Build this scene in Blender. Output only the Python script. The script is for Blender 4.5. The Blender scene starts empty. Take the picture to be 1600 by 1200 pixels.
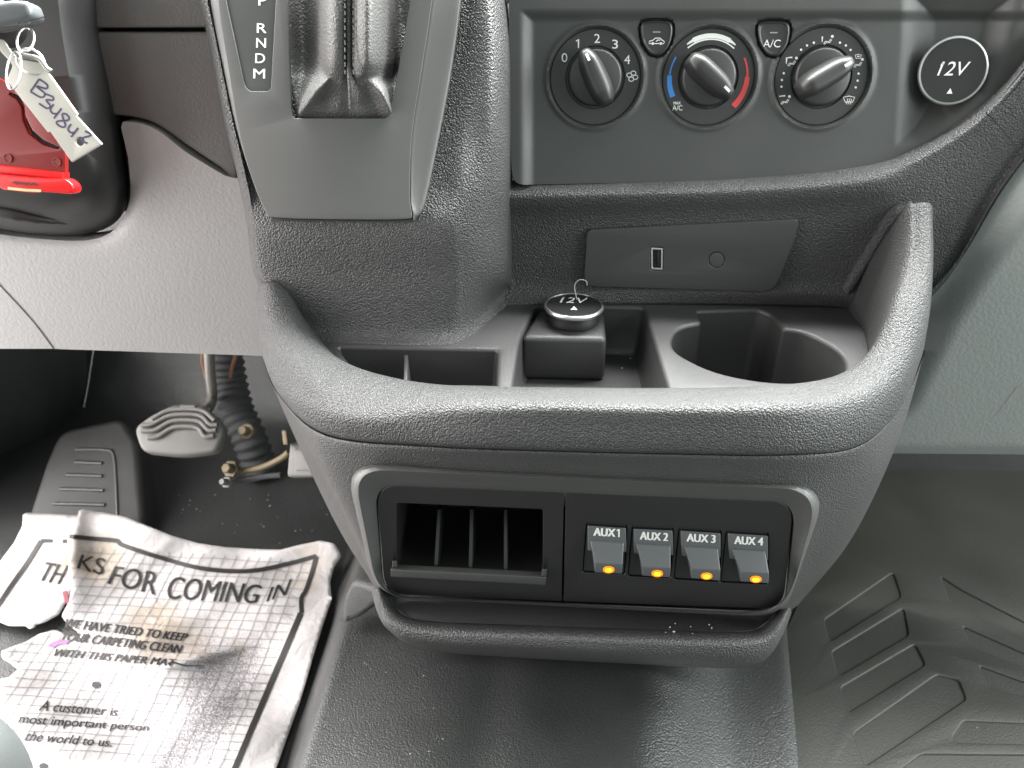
import bpy, bmesh, math, random
import numpy as np
from mathutils import Vector, Matrix
from mathutils.geometry import tessellate_polygon

random.seed(4)
SC = bpy.context.scene
COL = SC.collection
R_ = math.radians

# ------------------------------------------------------------------ camera, world, lamps, exposure
F_PX = 1202.0
PITCH, YAW = R_(33), R_(4)
CAM = Vector((0, 0, 0.62))
cam_d = bpy.data.cameras.new('camera'); cam = bpy.data.objects.new('camera', cam_d); COL.objects.link(cam)
cam_d.sensor_width = 36; cam_d.lens = 36 * F_PX / 1600
cam_d.clip_start = 0.01; cam_d.clip_end = 50
cam_d.dof.use_dof = True; cam_d.dof.focus_distance = 0.47; cam_d.dof.aperture_fstop = 11
cam.location = CAM; cam.rotation_euler = (math.pi / 2 - PITCH, 0, YAW)
SC.camera = cam

W = bpy.data.worlds.new('World'); SC.world = W; W.use_nodes = True
W.node_tree.nodes['Background'].inputs['Color'].default_value = (0.89, 1.0, 0.965, 1)
W.node_tree.nodes['Background'].inputs['Strength'].default_value = 0.60

def lamp(name, loc, target, sx, sy, power, col):
    d = bpy.data.lights.new(name, 'AREA'); d.shape = 'RECTANGLE'; d.size = sx; d.size_y = sy
    d.energy = power; d.color = col
    o = bpy.data.objects.new(name, d); COL.objects.link(o); o.location = loc
    o.rotation_euler = (Vector(target) - Vector(loc)).to_track_quat('-Z', 'Y').to_euler()
    return o
lamp('windscreen_light', (0.1, 0.96, 1.35), (0.05, 0.42, 0.35), 1.7, 0.62, 230, (0.98, 1.0, 0.98))
lamp('driver_door_light', (-1.0, 0.12, 0.55), (-0.1, 0.45, 0.2), 1.0, 1.0, 8.5, (1.0, 0.955, 0.94))
lamp('driver_sill_light', (-0.95, 0.42, 0.38), (-0.1, 0.42, 0.28), 0.8, 0.8, 19, (1.0, 0.955, 0.94))
lamp('passenger_door_light', (1.15, 0.15, 0.60), (0.2, 0.45, 0.2), 0.9, 0.9, 17, (0.95, 1.0, 0.98))

lamp('driver_window_light', (-1.05, 0.52, 0.95), (-0.1, 0.40, 0.30), 0.5, 0.6, 16, (1.0, 0.965, 0.95))
lamp('passenger_window_light', (1.15, 0.50, 0.95), (0.2, 0.40, 0.30), 0.5, 0.6, 16, (0.96, 1.0, 0.98))

vs = SC.view_settings
vs.view_transform = 'Standard'; vs.look = 'None'; vs.exposure = 0.0; vs.gamma = 1.0
vs.use_curve_mapping = False

# ------------------------------------------------------------------ geometry helpers
ROT = cam.rotation_euler.to_matrix()
AX_R, AX_U, AX_F = ROT @ Vector((1, 0, 0)), ROT @ Vector((0, 1, 0)), ROT @ Vector((0, 0, -1))

def ray(px, py):
    return AX_F + AX_R * ((px - 800) / F_PX) + AX_U * ((600 - py) / F_PX)
def atY(px, py, Y):
    d = ray(px, py); return CAM + d * ((Y - CAM.y) / d.y)
def atZ(px, py, z):
    d = ray(px, py); return CAM + d * ((z - CAM.z) / d.z)

class Plane:
    """a real plane in the cabin; at() finds the point of it seen at a photo pixel"""
    def __init__(s, p, n):
        s.p = Vector(p); s.n = Vector(n).normalized()
        s.e1 = (Vector((1, 0, 0)) - s.n * s.n.x).normalized()
        s.e2 = s.n.cross(s.e1).normalized()
        if s.e2.z < -1e-6 or (abs(s.e2.z) < 1e-6 and s.e2.y < 0): s.e2 = -s.e2
    def at(s, px, py, h=0.0):
        d = ray(px, py); q = s.p + s.n * h
        return CAM + d * ((q - CAM).dot(s.n) / d.dot(s.n))
    def uv(s, v):
        w = v - s.p; return (w.dot(s.e1), w.dot(s.e2))
    def xyz(s, a, b, h=0.0):
        return s.p + s.e1 * a + s.e2 * b + s.n * h

ORIG = {}
def world_of(o): return ORIG.get(o.name, Vector((0, 0, 0)))

def tag(o, label=None, cat=None, group=None, kind=None):
    if label: o['label'] = label
    if cat: o['category'] = cat
    if group: o['group'] = group
    if kind: o['kind'] = kind
    return o

def thing(name, loc, label, cat, group=None):
    o = bpy.data.objects.new(name, None); COL.objects.link(o); o.location = loc
    o.empty_display_size = 0.02
    ORIG[o.name] = Vector(loc)
    return tag(o, label, cat, group)

def link_mesh(name, me, verts_world, mat, parent):
    c = Vector((0, 0, 0))
    if len(verts_world): c = sum(verts_world, Vector()) / len(verts_world)
    me.transform(Matrix.Translation(-c))
    o = bpy.data.objects.new(name, me); COL.objects.link(o)
    if parent is not None:
        o.parent = parent; o.location = c - world_of(parent)
    else:
        o.location = c
    ORIG[o.name] = c
    if mat is not None:
        me.materials.clear(); me.materials.append(mat)
    return o

def mk(name, verts, faces, mat, parent=None, smooth=True, angle=40, uvs=None, face_cam=False):
    me = bpy.data.meshes.new(name)
    me.from_pydata([tuple(v) for v in verts], [], faces)
    me.validate()
    if face_cam:
        me.update(); s = 0
        for p in me.polygons:
            s += p.area * (CAM - p.center).normalized().dot(p.normal)
        if s < 0: me.flip_normals()
    if uvs is not None:
        l = me.uv_layers.new(name='UVMap')
        for lp in me.loops: l.data[lp.index].uv = uvs[lp.vertex_index]
    me.update()
    if smooth:
        me.shade_smooth()
        if angle < 180: me.set_sharp_from_angle(angle=R_(angle))
    return link_mesh(name, me, [v.co.copy() for v in me.vertices], mat, parent)

def fix_normals(bm): bmesh.ops.recalc_face_normals(bm, faces=bm.faces)

def mk_bm(name, bm, mat, parent=None, angle=40):
    fix_normals(bm)
    me = bpy.data.meshes.new(name); bm.to_mesh(me); bm.free(); me.update()
    me.shade_smooth(); me.set_sharp_from_angle(angle=R_(angle))
    return link_mesh(name, me, [v.co.copy() for v in me.vertices], mat, parent)

def cr1(P, t):
    n = len(P); i = min(int(t), n - 2); u = t - i
    p0 = P[max(i - 1, 0)]; p1 = P[i]; p2 = P[i + 1]; p3 = P[min(i + 2, n - 1)]
    if i == 0: p0 = 2 * p1 - p2
    if i == n - 2: p3 = 2 * p2 - p1
    return 0.5 * ((2 * p1) + (p2 - p0) * u + (2 * p0 - 5 * p1 + 4 * p2 - p3) * u * u + (3 * p1 - p0 - 3 * p2 + p3) * u ** 3)

def spline(pts, k):
    P = [np.array(p, float) for p in pts]
    n = (len(P) - 1) * k
    return [cr1(P, i / k) for i in range(n + 1)]

def grid_faces(m, n):
    return [(i * n + j, i * n + j + 1, (i + 1) * n + j + 1, (i + 1) * n + j) for i in range(m - 1) for j in range(n - 1)]

def loft(name, ctrl, mat, parent=None, k=6, kv=None, thick=0.0, cut=None, angle=180):
    """smooth surface through a grid of points; rows are sections"""
    kv = kv or k
    rows = [spline(r, kv) for r in ctrl]
    cols = list(zip(*rows))
    dense = [spline(c, k) for c in cols]
    m = len(dense[0]); n = len(dense)
    V = [Vector(dense[j][i]) for i in range(m) for j in range(n)]
    Fc = grid_faces(m, n)
    if cut is not None:
        keep = []
        for f in Fc:
            c = sum((V[i] for i in f), Vector()) / 4
            if not inside1(to_px(c), cut): keep.append(f)
        Fc = keep
    o = mk(name, V, Fc, mat, parent, angle=angle, face_cam=True)
    if thick:
        md = o.modifiers.new('wall', 'SOLIDIFY'); md.thickness = thick; md.offset = -1
    return o

def to_px(v):
    d = v - CAM; z = d.dot(AX_F)
    return (800 + F_PX * d.dot(AX_R) / z, 600 - F_PX * d.dot(AX_U) / z)

def inside1(p, poly):
    x, y = p; r = False; n = len(poly)
    for i in range(n):
        x1, y1 = poly[i][:2]; x2, y2 = poly[i - 1][:2]
        if (y1 > y) != (y2 > y) and x < (x2 - x1) * (y - y1) / (y2 - y1) + x1: r = not r
    return r

def rnd(pts, n=6):
    """polygon with corner radius as third number -> polyline"""
    out = []; N = len(pts)
    for i in range(N):
        p = np.array(pts[i][:2], float); r = pts[i][2] if len(pts[i]) > 2 else 0
        if r <= 0: out.append(tuple(p)); continue
        a = np.array(pts[i - 1][:2], float) - p; b = np.array(pts[(i + 1) % N][:2], float) - p
        la, lb = np.linalg.norm(a), np.linalg.norm(b)
        ra, rb = min(r, la * .49), min(r, lb * .49)
        s = p + a / la * ra; e = p + b / lb * rb
        for k in range(n + 1):
            t = k / n
            out.append(tuple((1 - t) ** 2 * s + 2 * t * (1 - t) * p + t * t * e))
    return out

def smooth_closed(pts, k=6):
    P = [np.array(p, float) for p in pts]; n = len(P); out = []
    for i in range(n):
        p0, p1, p2, p3 = P[i - 1], P[i], P[(i + 1) % n], P[(i + 2) % n]
        for j in range(k):
            u = j / k
            out.append(tuple(0.5 * ((2 * p1) + (p2 - p0) * u + (2 * p0 - 5 * p1 + 4 * p2 - p3) * u * u + (3 * p1 - p0 - 3 * p2 + p3) * u ** 3)))
    return out

def resample(poly, N):
    P = np.array(list(poly) + [poly[0]], float)
    L = np.r_[0, np.cumsum(np.linalg.norm(np.diff(P, axis=0), axis=1))]
    t = np.linspace(0, L[-1], N + 1)[:-1]
    return [(np.interp(a, L, P[:, 0]), np.interp(a, L, P[:, 1])) for a in t]

def plate_mesh(outer, holes, plane, h, depth, bevel):
    """plate with holes lying in plane (front face at height h); points are 3D on the plane"""
    cu = bpy.data.curves.new('tmp', 'CURVE'); cu.dimensions = '2D'; cu.fill_mode = 'BOTH'
    for poly in [outer] + list(holes):
        q = [plane.uv(v) for v in poly]
        s = cu.splines.new('POLY'); s.points.add(len(q) - 1); s.use_cyclic_u = True
        for i, (a, b) in enumerate(q): s.points[i].co = (a, b, 0, 1)
    cu.extrude = max(depth / 2 - bevel, 0.0); cu.bevel_depth = bevel; cu.bevel_resolution = 3; cu.offset = -bevel
    o = bpy.data.objects.new('tmp', cu); COL.objects.link(o)
    dg = bpy.context.evaluated_depsgraph_get()
    me = bpy.data.meshes.new_from_object(o.evaluated_get(dg))
    bpy.data.objects.remove(o); bpy.data.curves.remove(cu)
    for v in me.vertices:
        a, b, c = v.co; v.co = plane.xyz(a, b, h - depth / 2 + c)
    return me

def plate(name, outer, plane, mat, parent=None, holes=(), h=0.0, depth=0.003, bevel=0.0008):
    """outer, holes: photo outlines placed on the plane"""
    O = [plane.at(x, y) for x, y in outer]; H = [[plane.at(x, y) for x, y in q] for q in holes]
    me = plate_mesh(O, H, plane, h, depth, bevel)
    bm = bmesh.new(); bm.from_mesh(me); bmesh.ops.remove_doubles(bm, verts=bm.verts, dist=1e-6)
    bpy.data.meshes.remove(me)
    return mk_bm(name, bm, mat, parent, angle=35)

def ring_loft(name, A, B, prof, plane, mat, parent=None, N=160, close=False):
    """closed ring between photo outlines A and B: prof = (blend, height)"""
    a = resample(A, N); b = resample(B, N); V = []
    for t, h in prof:
        for i in range(N):
            V.append(plane.at(a[i][0] * (1 - t) + b[i][0] * t, a[i][1] * (1 - t) + b[i][1] * t, h))
    Fc = [(r * N + i, r * N + (i + 1) % N, (r + 1) * N + (i + 1) % N, (r + 1) * N + i) for r in range(len(prof) - 1) for i in range(N)]
    if close:
        V.append(sum(V[-N:], Vector()) / N); c = len(V) - 1; r = len(prof) - 1
        Fc += [(r * N + i, r * N + (i + 1) % N, c) for i in range(N)]
    return mk(name, V, Fc, mat, parent, angle=50, face_cam=True)

def pocket(name, outline3d, rings, mat, parent, down=Vector((0, 0, -1))):
    """hollow below a hole: rings = (depth, scale)"""
    c = sum(outline3d, Vector()) / len(outline3d); N = len(outline3d); V = []
    for d, s in rings:
        for v in outline3d: V.append(c + (v - c) * s + down * d)
    Fc = [(r * N + i, r * N + (i + 1) % N, (r + 1) * N + (i + 1) % N, (r + 1) * N + i) for r in range(len(rings) - 1) for i in range(N)]
    last = [(len(rings) - 1) * N + i for i in range(N)]
    me_pts = [V[i] for i in last]
    for tri in tessellate_polygon([me_pts]): Fc.append(tuple(last[i] for i in tri))
    return mk(name, V, Fc, mat, parent, angle=50, face_cam=True)

def solid_bm(top, bot, bevel=0.0, segs=3, bm=None):
    own = bmesh.new()
    n = len(top)
    a = [own.verts.new(v) for v in top]; b = [own.verts.new(v) for v in bot]
    own.faces.new(a); own.faces.new(list(reversed(b)))
    for i in range(n): own.faces.new((a[i], b[i], b[(i + 1) % n], a[(i + 1) % n]))
    fix_normals(own)
    if bevel: bmesh.ops.bevel(own, geom=list(own.edges) , offset=bevel, segments=segs, profile=0.5, affect='EDGES')
    if bm is None: return own
    me = bpy.data.meshes.new('t'); own.to_mesh(me); own.free(); bm.from_mesh(me); bpy.data.meshes.remove(me)
    return bm
def solid(name, top, bot, mat, parent=None, bevel=0.0, segs=3):
    return mk_bm(name, solid_bm(top, bot, bevel, segs), mat, parent)

def revolve(name, prof, c, e1, e2, n, mat, parent=None, N=64, angle=40):
    V = []
    for r, h in prof:
        for i in range(N):
            a = 2 * math.pi * i / N
            V.append(c + e1 * (r * math.cos(a)) + e2 * (r * math.sin(a)) + n * h)
    Fc = [(r * N + i, r * N + (i + 1) % N, (r + 1) * N + (i + 1) % N, (r + 1) * N + i) for r in range(len(prof) - 1) for i in range(N)]
    if prof[-1][0] > 1e-7: Fc.append(tuple((len(prof) - 1) * N + i for i in range(N)))
    bm = bmesh.new(); vs_ = [bm.verts.new(v) for v in V]
    for f in Fc: bm.faces.new([vs_[i] for i in f])
    bmesh.ops.remove_doubles(bm, verts=bm.verts, dist=1e-7)
    return mk_bm(name, bm, mat, parent, angle)

def tube_bm(path, rad, N=10, bm=None, cap=True):
    bm = bm or bmesh.new(); P = [Vector(p) for p in path]; rings = []
    up = None
    for i, p in enumerate(P):
        t = (P[min(i + 1, len(P) - 1)] - P[max(i - 1, 0)]).normalized()
        if up is None:
            up = Vector((0, 0, 1)) if abs(t.z) < .9 else Vector((1, 0, 0))
        a = (up - t * up.dot(t)).normalized(); up = a; b = t.cross(a)
        r = rad[i] if isinstance(rad, (list, tuple)) else rad
        rings.append([bm.verts.new(p + a * (r * math.cos(2 * math.pi * k / N)) + b * (r * math.sin(2 * math.pi * k / N))) for k in range(N)])
    for i in range(len(rings) - 1):
        for k in range(N): bm.faces.new((rings[i][k], rings[i][(k + 1) % N], rings[i + 1][(k + 1) % N], rings[i + 1][k]))
    if cap: bm.faces.new(rings[0]); bm.faces.new(list(reversed(rings[-1])))
    return bm
def tube(name, path, rad, mat, parent=None, N=10, k=6):
    if k > 1: path = [Vector(p) for p in spline(path, k)]
    return mk_bm(name, tube_bm(path, rad, N), mat, parent, 60)

def sheet(name, outline, surf, mat, parent=None, step=3.0, back=None, thick=0.0, snap=True):
    """fine sheet filling an outline, laid on surf(x, y); its rim can be turned back"""
    P = np.array(outline, float); x0, y0 = P.min(0) - step; x1, y1 = P.max(0) + step
    xs = np.arange(x0, x1 + step, step); ys = np.arange(y0, y1 + step, step)
    X, Y = np.meshgrid(xs, ys); ins = np.zeros(X.shape, bool)
    n = len(P)
    for i in range(n):
        ax, ay = P[i]; bx, by = P[i - 1]
        if ay == by: continue
        c = ((ay > Y) != (by > Y)) & (X < (bx - ax) * (Y - ay) / (by - ay) + ax)
        ins ^= c
    ny, nx = X.shape
    q = ins[:-1, :-1] & ins[1:, :-1] & ins[:-1, 1:] & ins[1:, 1:]
    used = {}; pts = []; Fc = []
    def vid(i, j):
        if (i, j) not in used: used[(i, j)] = len(pts); pts.append([X[i, j], Y[i, j]])
        return used[(i, j)]
    for i, j in zip(*np.nonzero(q)):
        Fc.append((vid(i, j), vid(i + 1, j), vid(i + 1, j + 1), vid(i, j + 1)))
    edge = {}
    for f in Fc:
        for a, b in zip(f, f[1:] + f[:1]):
            k = (min(a, b), max(a, b)); edge[k] = edge.get(k, 0) + 1
    bnd = [k for k, c in edge.items() if c == 1]; bv = {v for e in bnd for v in e}
    A = P; B = np.roll(P, -1, 0); D = B - A; DD = (D ** 2).sum(1) + 1e-12
    for v in bv:
        w = np.array(pts[v]); t = np.clip(((w - A) * D).sum(1) / DD, 0, 1); c = A + D * t[:, None]
        k = ((c - w) ** 2).sum(1).argmin(); pts[v] = list(c[k])
    V = [surf(x, y) for x, y in pts]; uv = [(x / 1600, 1 - y / 1200) for x, y in pts]
    if back is not None:
        m = {}
        for v in bv: m[v] = len(V); V.append(V[v] + back); uv.append(uv[v])
        for a, b in bnd: Fc.append((a, b, m[b], m[a]))
    o = mk(name, V, Fc, mat, parent, angle=40 if back is not None else 180, uvs=uv, face_cam=True)
    if thick:
        md = o.modifiers.new('thickness', 'SOLIDIFY'); md.thickness = thick; md.offset = -1
    return o

_tc = {}
def text_geo(s, bold=0.0):
    k = (s, bold)
    if k not in _tc:
        cu = bpy.data.curves.new('t', 'FONT'); cu.body = s; cu.size = 1; cu.offset = bold; cu.resolution_u = 4
        o = bpy.data.objects.new('t', cu); COL.objects.link(o)
        me = bpy.data.meshes.new_from_object(o.evaluated_get(bpy.context.evaluated_depsgraph_get()))
        bpy.data.objects.remove(o); bpy.data.curves.remove(cu)
        bm = bmesh.new(); bm.from_mesh(me); bpy.data.meshes.remove(me)
        bmesh.ops.remove_doubles(bm, verts=bm.verts, dist=1e-5)
        bmesh.ops.triangulate(bm, faces=bm.faces)
        bmesh.ops.subdivide_edges(bm, edges=[e for e in bm.edges if e.calc_length() > .25], cuts=2, use_grid_fill=False)
        bmesh.ops.triangulate(bm, faces=bm.faces)
        bm.verts.index_update()
        v = np.array([tuple(x.co) for x in bm.verts])[:, :2]; f = [tuple(x.index for x in g.verts) for g in bm.faces]; bm.free()
        lo, hi = v.min(0), v.max(0); _tc[k] = ((v - lo) / (hi - lo), f)
    return _tc[k]

def quad_map(q, u, v):
    (ax, ay), (bx, by), (cx, cy), (dx, dy) = q    # TL TR BR BL, v upwards
    tx, ty = ax + (bx - ax) * u, ay + (by - ay) * u; sx, sy = dx + (cx - dx) * u, dy + (cy - dy) * u
    return sx + (tx - sx) * v, sy + (ty - sy) * v

class Decal:
    """printed marks gathered into one mesh laid on a surface"""
    def __init__(s, surf): s.V = []; s.F = []; s.surf = surf
    def text(s, t, q, bold=0.015):
        v, f = text_geo(t, 0.0)
        n = 1 if bold < .008 else (2 if bold < .018 else 3)
        k = math.hypot(q[3][0] - q[0][0], q[3][1] - q[0][1]) / max(math.hypot(q[1][0] - q[0][0], q[1][1] - q[0][1]), 1e-6)
        for i in range(n):                      # heavier strokes: the same letters printed again a hair aside
            dx = (i - (n - 1) / 2) * bold * 2.6 * k; b = len(s.V)
            P = [s.surf(*quad_map(q, a + dx, c)) for a, c in v]
            s.V += [p + (CAM - p).normalized() * (2.5e-5 * i) for p in P]
            s.F += [tuple(j + b for j in g) for g in f]
        return s
    def ctext(s, t, cx, cy, w, h, rot=0, bold=0.015, shear=0.0):
        c, n = math.cos(R_(rot)), math.sin(R_(rot))
        def P(a, b):
            a2 = a - b * shear
            return (cx + a2 * c - b * n, cy + a2 * n + b * c)
        return s.text(t, [P(-w / 2, -h / 2), P(w / 2, -h / 2), P(w / 2, h / 2), P(-w / 2, h / 2)], bold)
    def line(s, pts, w, closed=False, k=1, w2=None):
        P = [np.array(p, float) for p in pts]
        if k > 1 and not closed: P = spline(P, k)
        n = len(P); b = len(s.V)
        for i in range(n):
            t = (P[(i + 1) % n] - P[i - 1]) if closed else (P[min(i + 1, n - 1)] - P[max(i - 1, 0)])
            t = t / (np.linalg.norm(t) + 1e-9); m = np.array([-t[1], t[0]])
            ww = w if w2 is None else w + (w2 - w) * i / (n - 1)
            s.V += [s.surf(*(P[i] + m * ww / 2)), s.surf(*(P[i] - m * ww / 2))]
        for i in range(n if closed else n - 1):
            j = (i + 1) % n; s.F.append((b + 2 * i, b + 2 * i + 1, b + 2 * j + 1, b + 2 * j))
        return s
    def poly(s, pts):
        b = len(s.V); s.V += [s.surf(x, y) for x, y in pts]
        for t in tessellate_polygon([[Vector((x, y, 0)) for x, y in pts]]): s.F.append(tuple(i + b for i in t))
        return s
    def dot(s, x, y, r, n=14, rx=None):
        rx = rx or r
        return s.poly([(x + rx * math.cos(2 * math.pi * i / n), y + r * math.sin(2 * math.pi * i / n)) for i in range(n)])
    def build(s, name, mat, parent): return mk(name, s.V, s.F, mat, parent, face_cam=True)

def sstep(a, b, x):
    t = min(max((x - a) / (b - a), 0.0), 1.0); return t * t * (3 - 2 * t)

# ------------------------------------------------------------------ materials
def new_mat(name):
    m = bpy.data.materials.new(name); m.use_nodes = True
    nt = m.node_tree; return m, nt, nt.nodes['Principled BSDF'], nt.nodes, nt.links

def math_node(N, L, op, a, b=None, c=None):
    n = N.new('ShaderNodeMath'); n.operation = op
    for i, v in enumerate((a, b, c)):
        if v is None: continue
        if isinstance(v, (int, float)): n.inputs[i].default_value = v
        else: L.new(v, n.inputs[i])
    return n.outputs[0]

def plastic(name, col, rough=0.45, grain=None, gdist=0.0003, gstr=0.5, fine=0.0, dust=0.0, mottle=0.12, spec=0.65, wear=0.06):
    """moulded plastic: leather grain from distorted cells, fine spark texture, dust and uneven sheen"""
    m, nt, B, N, L = new_mat(name)
    tc = N.new('ShaderNodeTexCoord'); co = tc.outputs['Object']
    nz = N.new('ShaderNodeTexNoise'); nz.inputs['Scale'].default_value = 14; nz.inputs['Detail'].default_value = 6
    L.new(co, nz.inputs['Vector'])
    mx = N.new('ShaderNodeMix'); mx.data_type = 'RGBA'
    mx.inputs['A'].default_value = (*[c * (1 - mottle) for c in col], 1); mx.inputs['B'].default_value = (*[c * (1 + mottle) for c in col], 1)
    L.new(nz.outputs['Fac'], mx.inputs['Factor']); colour = mx.outputs['Result']
    if dust:
        vo = N.new('ShaderNodeTexVoronoi'); vo.inputs['Scale'].default_value = 75; L.new(co, vo.inputs['Vector'])
        sz = math_node(N, L, 'LESS_THAN', vo.outputs['Distance'], 0.028)
        sp = N.new('ShaderNodeSeparateColor'); L.new(vo.outputs['Color'], sp.inputs[0])
        pick = math_node(N, L, 'LESS_THAN', sp.outputs[0], dust)
        f = math_node(N, L, 'MULTIPLY', sz, pick)
        m2 = N.new('ShaderNodeMix'); m2.data_type = 'RGBA'; L.new(f, m2.inputs['Factor'])
        L.new(colour, m2.inputs['A']); m2.inputs['B'].default_value = (0.5, 0.48, 0.44, 1); colour = m2.outputs['Result']
    L.new(colour, B.inputs['Base Color'])
    r = N.new('ShaderNodeMapRange'); L.new(nz.outputs['Fac'], r.inputs['Value'])
    r.inputs['From Min'].default_value = 0.3; r.inputs['From Max'].default_value = 0.7
    r.inputs['To Min'].default_value = rough - wear; r.inputs['To Max'].default_value = rough + wear
    L.new(r.outputs[0], B.inputs['Roughness'])
    B.inputs['Specular IOR Level'].default_value = spec
    hgt = None
    if grain:
        dn = N.new('ShaderNodeTexNoise'); dn.inputs['Scale'].default_value = grain * .5; dn.inputs['Detail'].default_value = 3
        L.new(co, dn.inputs['Vector'])
        ad = N.new('ShaderNodeVectorMath'); ad.operation = 'MULTIPLY_ADD'
        L.new(dn.outputs['Color'], ad.inputs[0]); k = 1.1 / grain; ad.inputs[1].default_value = (k, k, k); L.new(co, ad.inputs[2])
        v = N.new('ShaderNodeTexVoronoi'); v.feature = 'SMOOTH_F1'; v.inputs['Scale'].default_value = grain
        v.inputs['Smoothness'].default_value = 0.35; L.new(ad.outputs[0], v.inputs['Vector'])
        hgt = math_node(N, L, 'SUBTRACT', 1.0, v.outputs['Distance'])
    if fine:
        n2 = N.new('ShaderNodeTexNoise'); n2.inputs['Scale'].default_value = fine; n2.inputs['Detail'].default_value = 2
        L.new(co, n2.inputs['Vector'])
        hgt = n2.outputs['Fac'] if hgt is None else math_node(N, L, 'MULTIPLY_ADD', n2.outputs['Fac'], 0.35, hgt)
    if hgt is not None:
        bp = N.new('ShaderNodeBump'); bp.inputs['Distance'].default_value = gdist; bp.inputs['Strength'].default_value = gstr
        L.new(hgt, bp.inputs['Height']); L.new(bp.outputs[0], B.inputs['Normal'])
    return m

def plain(name, col, rough=0.5, metal=0.0, emit=0.0, trans=0.0):
    m, nt, B, N, L = new_mat(name)
    tc = N.new('ShaderNodeTexCoord'); nz = N.new('ShaderNodeTexNoise'); nz.inputs['Scale'].default_value = 120
    L.new(tc.outputs['Object'], nz.inputs['Vector'])
    mx = N.new('ShaderNodeMix'); mx.data_type = 'RGBA'; L.new(nz.outputs['Fac'], mx.inputs['Factor'])
    mx.inputs['A'].default_value = (*[c * .93 for c in col], 1); mx.inputs['B'].default_value = (*[min(c * 1.07, 1) for c in col], 1)
    L.new(mx.outputs['Result'], B.inputs['Base Color'])
    B.inputs['Roughness'].default_value = rough; B.inputs['Metallic'].default_value = metal
    B.inputs['Transmission Weight'].default_value = trans
    if emit:
        B.inputs['Emission Color'].default_value = (*col, 1); B.inputs['Emission Strength'].default_value = emit
    return m

M_GRAIN = plastic('grained_black_plastic', (0.043, 0.043, 0.043), 0.42, grain=850, gdist=0.0009, gstr=1.0, fine=3600, dust=0.02)
M_GRAINF = plastic('fine_grained_black_plastic', (0.048, 0.048, 0.047), 0.45, grain=1000, gdist=0.0006, gstr=0.85, fine=3500, dust=0.02)
M_TRIM = plastic('brown_grey_dash_trim', (0.080, 0.078, 0.075), 0.55, grain=700, gdist=0.0004, gstr=0.4)
M_SPARK = plastic('spark_textured_charcoal_plastic', (0.047, 0.048, 0.046), 0.48, fine=3200, gdist=0.00025, gstr=0.4, dust=0.012)
M_BEZEL = plastic('charcoal_bezel_plastic', (0.062, 0.062, 0.060), 0.45, fine=3000, gdist=0.00025, gstr=0.4, dust=0.01)
M_DARK = plastic('smooth_black_plastic', (0.014, 0.014, 0.014), 0.38, fine=2500, gdist=0.0001, gstr=0.3, dust=0.03)
M_SATIN = plastic('satin_black_panel', (0.012, 0.0115, 0.0115), 0.42, fine=4000, gdist=0.00006, gstr=0.3, dust=0.02)
M_TRAY = plastic('tray_plastic', (0.036, 0.0355, 0.0355), 0.45, grain=1300, fine=3000, gdist=0.0003, gstr=0.5, dust=0.22)
M_KNOB = plastic('knob_plastic', (0.022, 0.022, 0.0215), 0.46, fine=5000, gdist=0.00006, gstr=0.3, dust=0.01)
M_SLATE = plastic('slate_switch_plastic', (0.095, 0.099, 0.104), 0.33, fine=4000, gdist=0.00005, gstr=0.3, dust=0.04)
M_GREY = plastic('light_grey_plastic', (0.315, 0.305, 0.302), 0.5, grain=420, gdist=0.0004, gstr=0.35, mottle=0.03)
M_GREYR = plastic('grey_glovebox_plastic', (0.23, 0.246, 0.238), 0.5, grain=420, gdist=0.0004, gstr=0.4, mottle=0.03)
M_LEATHER = plastic('black_leather', (0.068, 0.067, 0.065), 0.52, grain=750, gdist=0.0006, gstr=0.7, fine=1800)
M_RUBBER = plastic('black_rubber_floor', (0.032, 0.034, 0.033), 0.38, grain=750, gdist=0.0006, gstr=0.6, fine=1500, dust=0.05, mottle=0.25, wear=0.08)
M_MAT = plastic('dusty_rubber_mat', (0.029, 0.030, 0.0255), 0.52, spec=.45, grain=650, fine=1800, gdist=0.0004, gstr=0.45, dust=0.05, mottle=0.3, wear=0.05)
M_CARPET = plastic('black_footwell_lining', (0.020, 0.021, 0.022), 0.8, fine=900, gdist=0.001, gstr=0.6, dust=0.04, mottle=0.3)
M_PEDAL = plastic('worn_grey_rubber', (0.115, 0.110, 0.104), 0.5, fine=1600, gdist=0.0003, gstr=0.5, mottle=0.25)
M_SEAT = plastic('grey_seat_trim', (0.085, 0.092, 0.090), 0.7, fine=1500, gdist=0.0004, gstr=0.5)
M_CHROME = plain('brushed_chrome', (0.72, 0.72, 0.71), 0.34, 1.0)
M_STEEL = plain('dull_steel', (0.30, 0.29, 0.27), 0.5, 1.0)
M_BRASS = plain('yellow_zinc_plating', (0.15, 0.12, 0.075), 0.6, 0.5)
M_WHITE = plain('white_print', (0.78, 0.78, 0.76), 0.5)
M_DIM = plain('grey_print', (0.28, 0.28, 0.28), 0.5)
M_BLUE = plain('blue_print', (0.05, 0.25, 0.68), 0.5)
M_REDP = plain('red_print', (0.62, 0.06, 0.06), 0.5)
M_INK = plain('purple_ink', (0.035, 0.022, 0.085), 0.5)
M_BLACKP = plain('black_print', (0.018, 0.016, 0.015), 0.6)
M_HOLE = plain('dark_gap', (0.006, 0.006, 0.006), 0.6)
M_REDPL = plain('red_plastic', (0.20, 0.006, 0.004), 0.38)
M_REDB = plain('bright_red_plastic', (0.85, 0.012, 0.014), 0.22, trans=0.25)
M_TAGW = plain('cream_plastic_tag', (0.44, 0.42, 0.37), 0.5)
M_YELLOW = plain('pale_yellow_label', (0.62, 0.56, 0.30), 0.5)
M_WIRE = plain('brown_wire', (0.22, 0.10, 0.06), 0.5)
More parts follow.
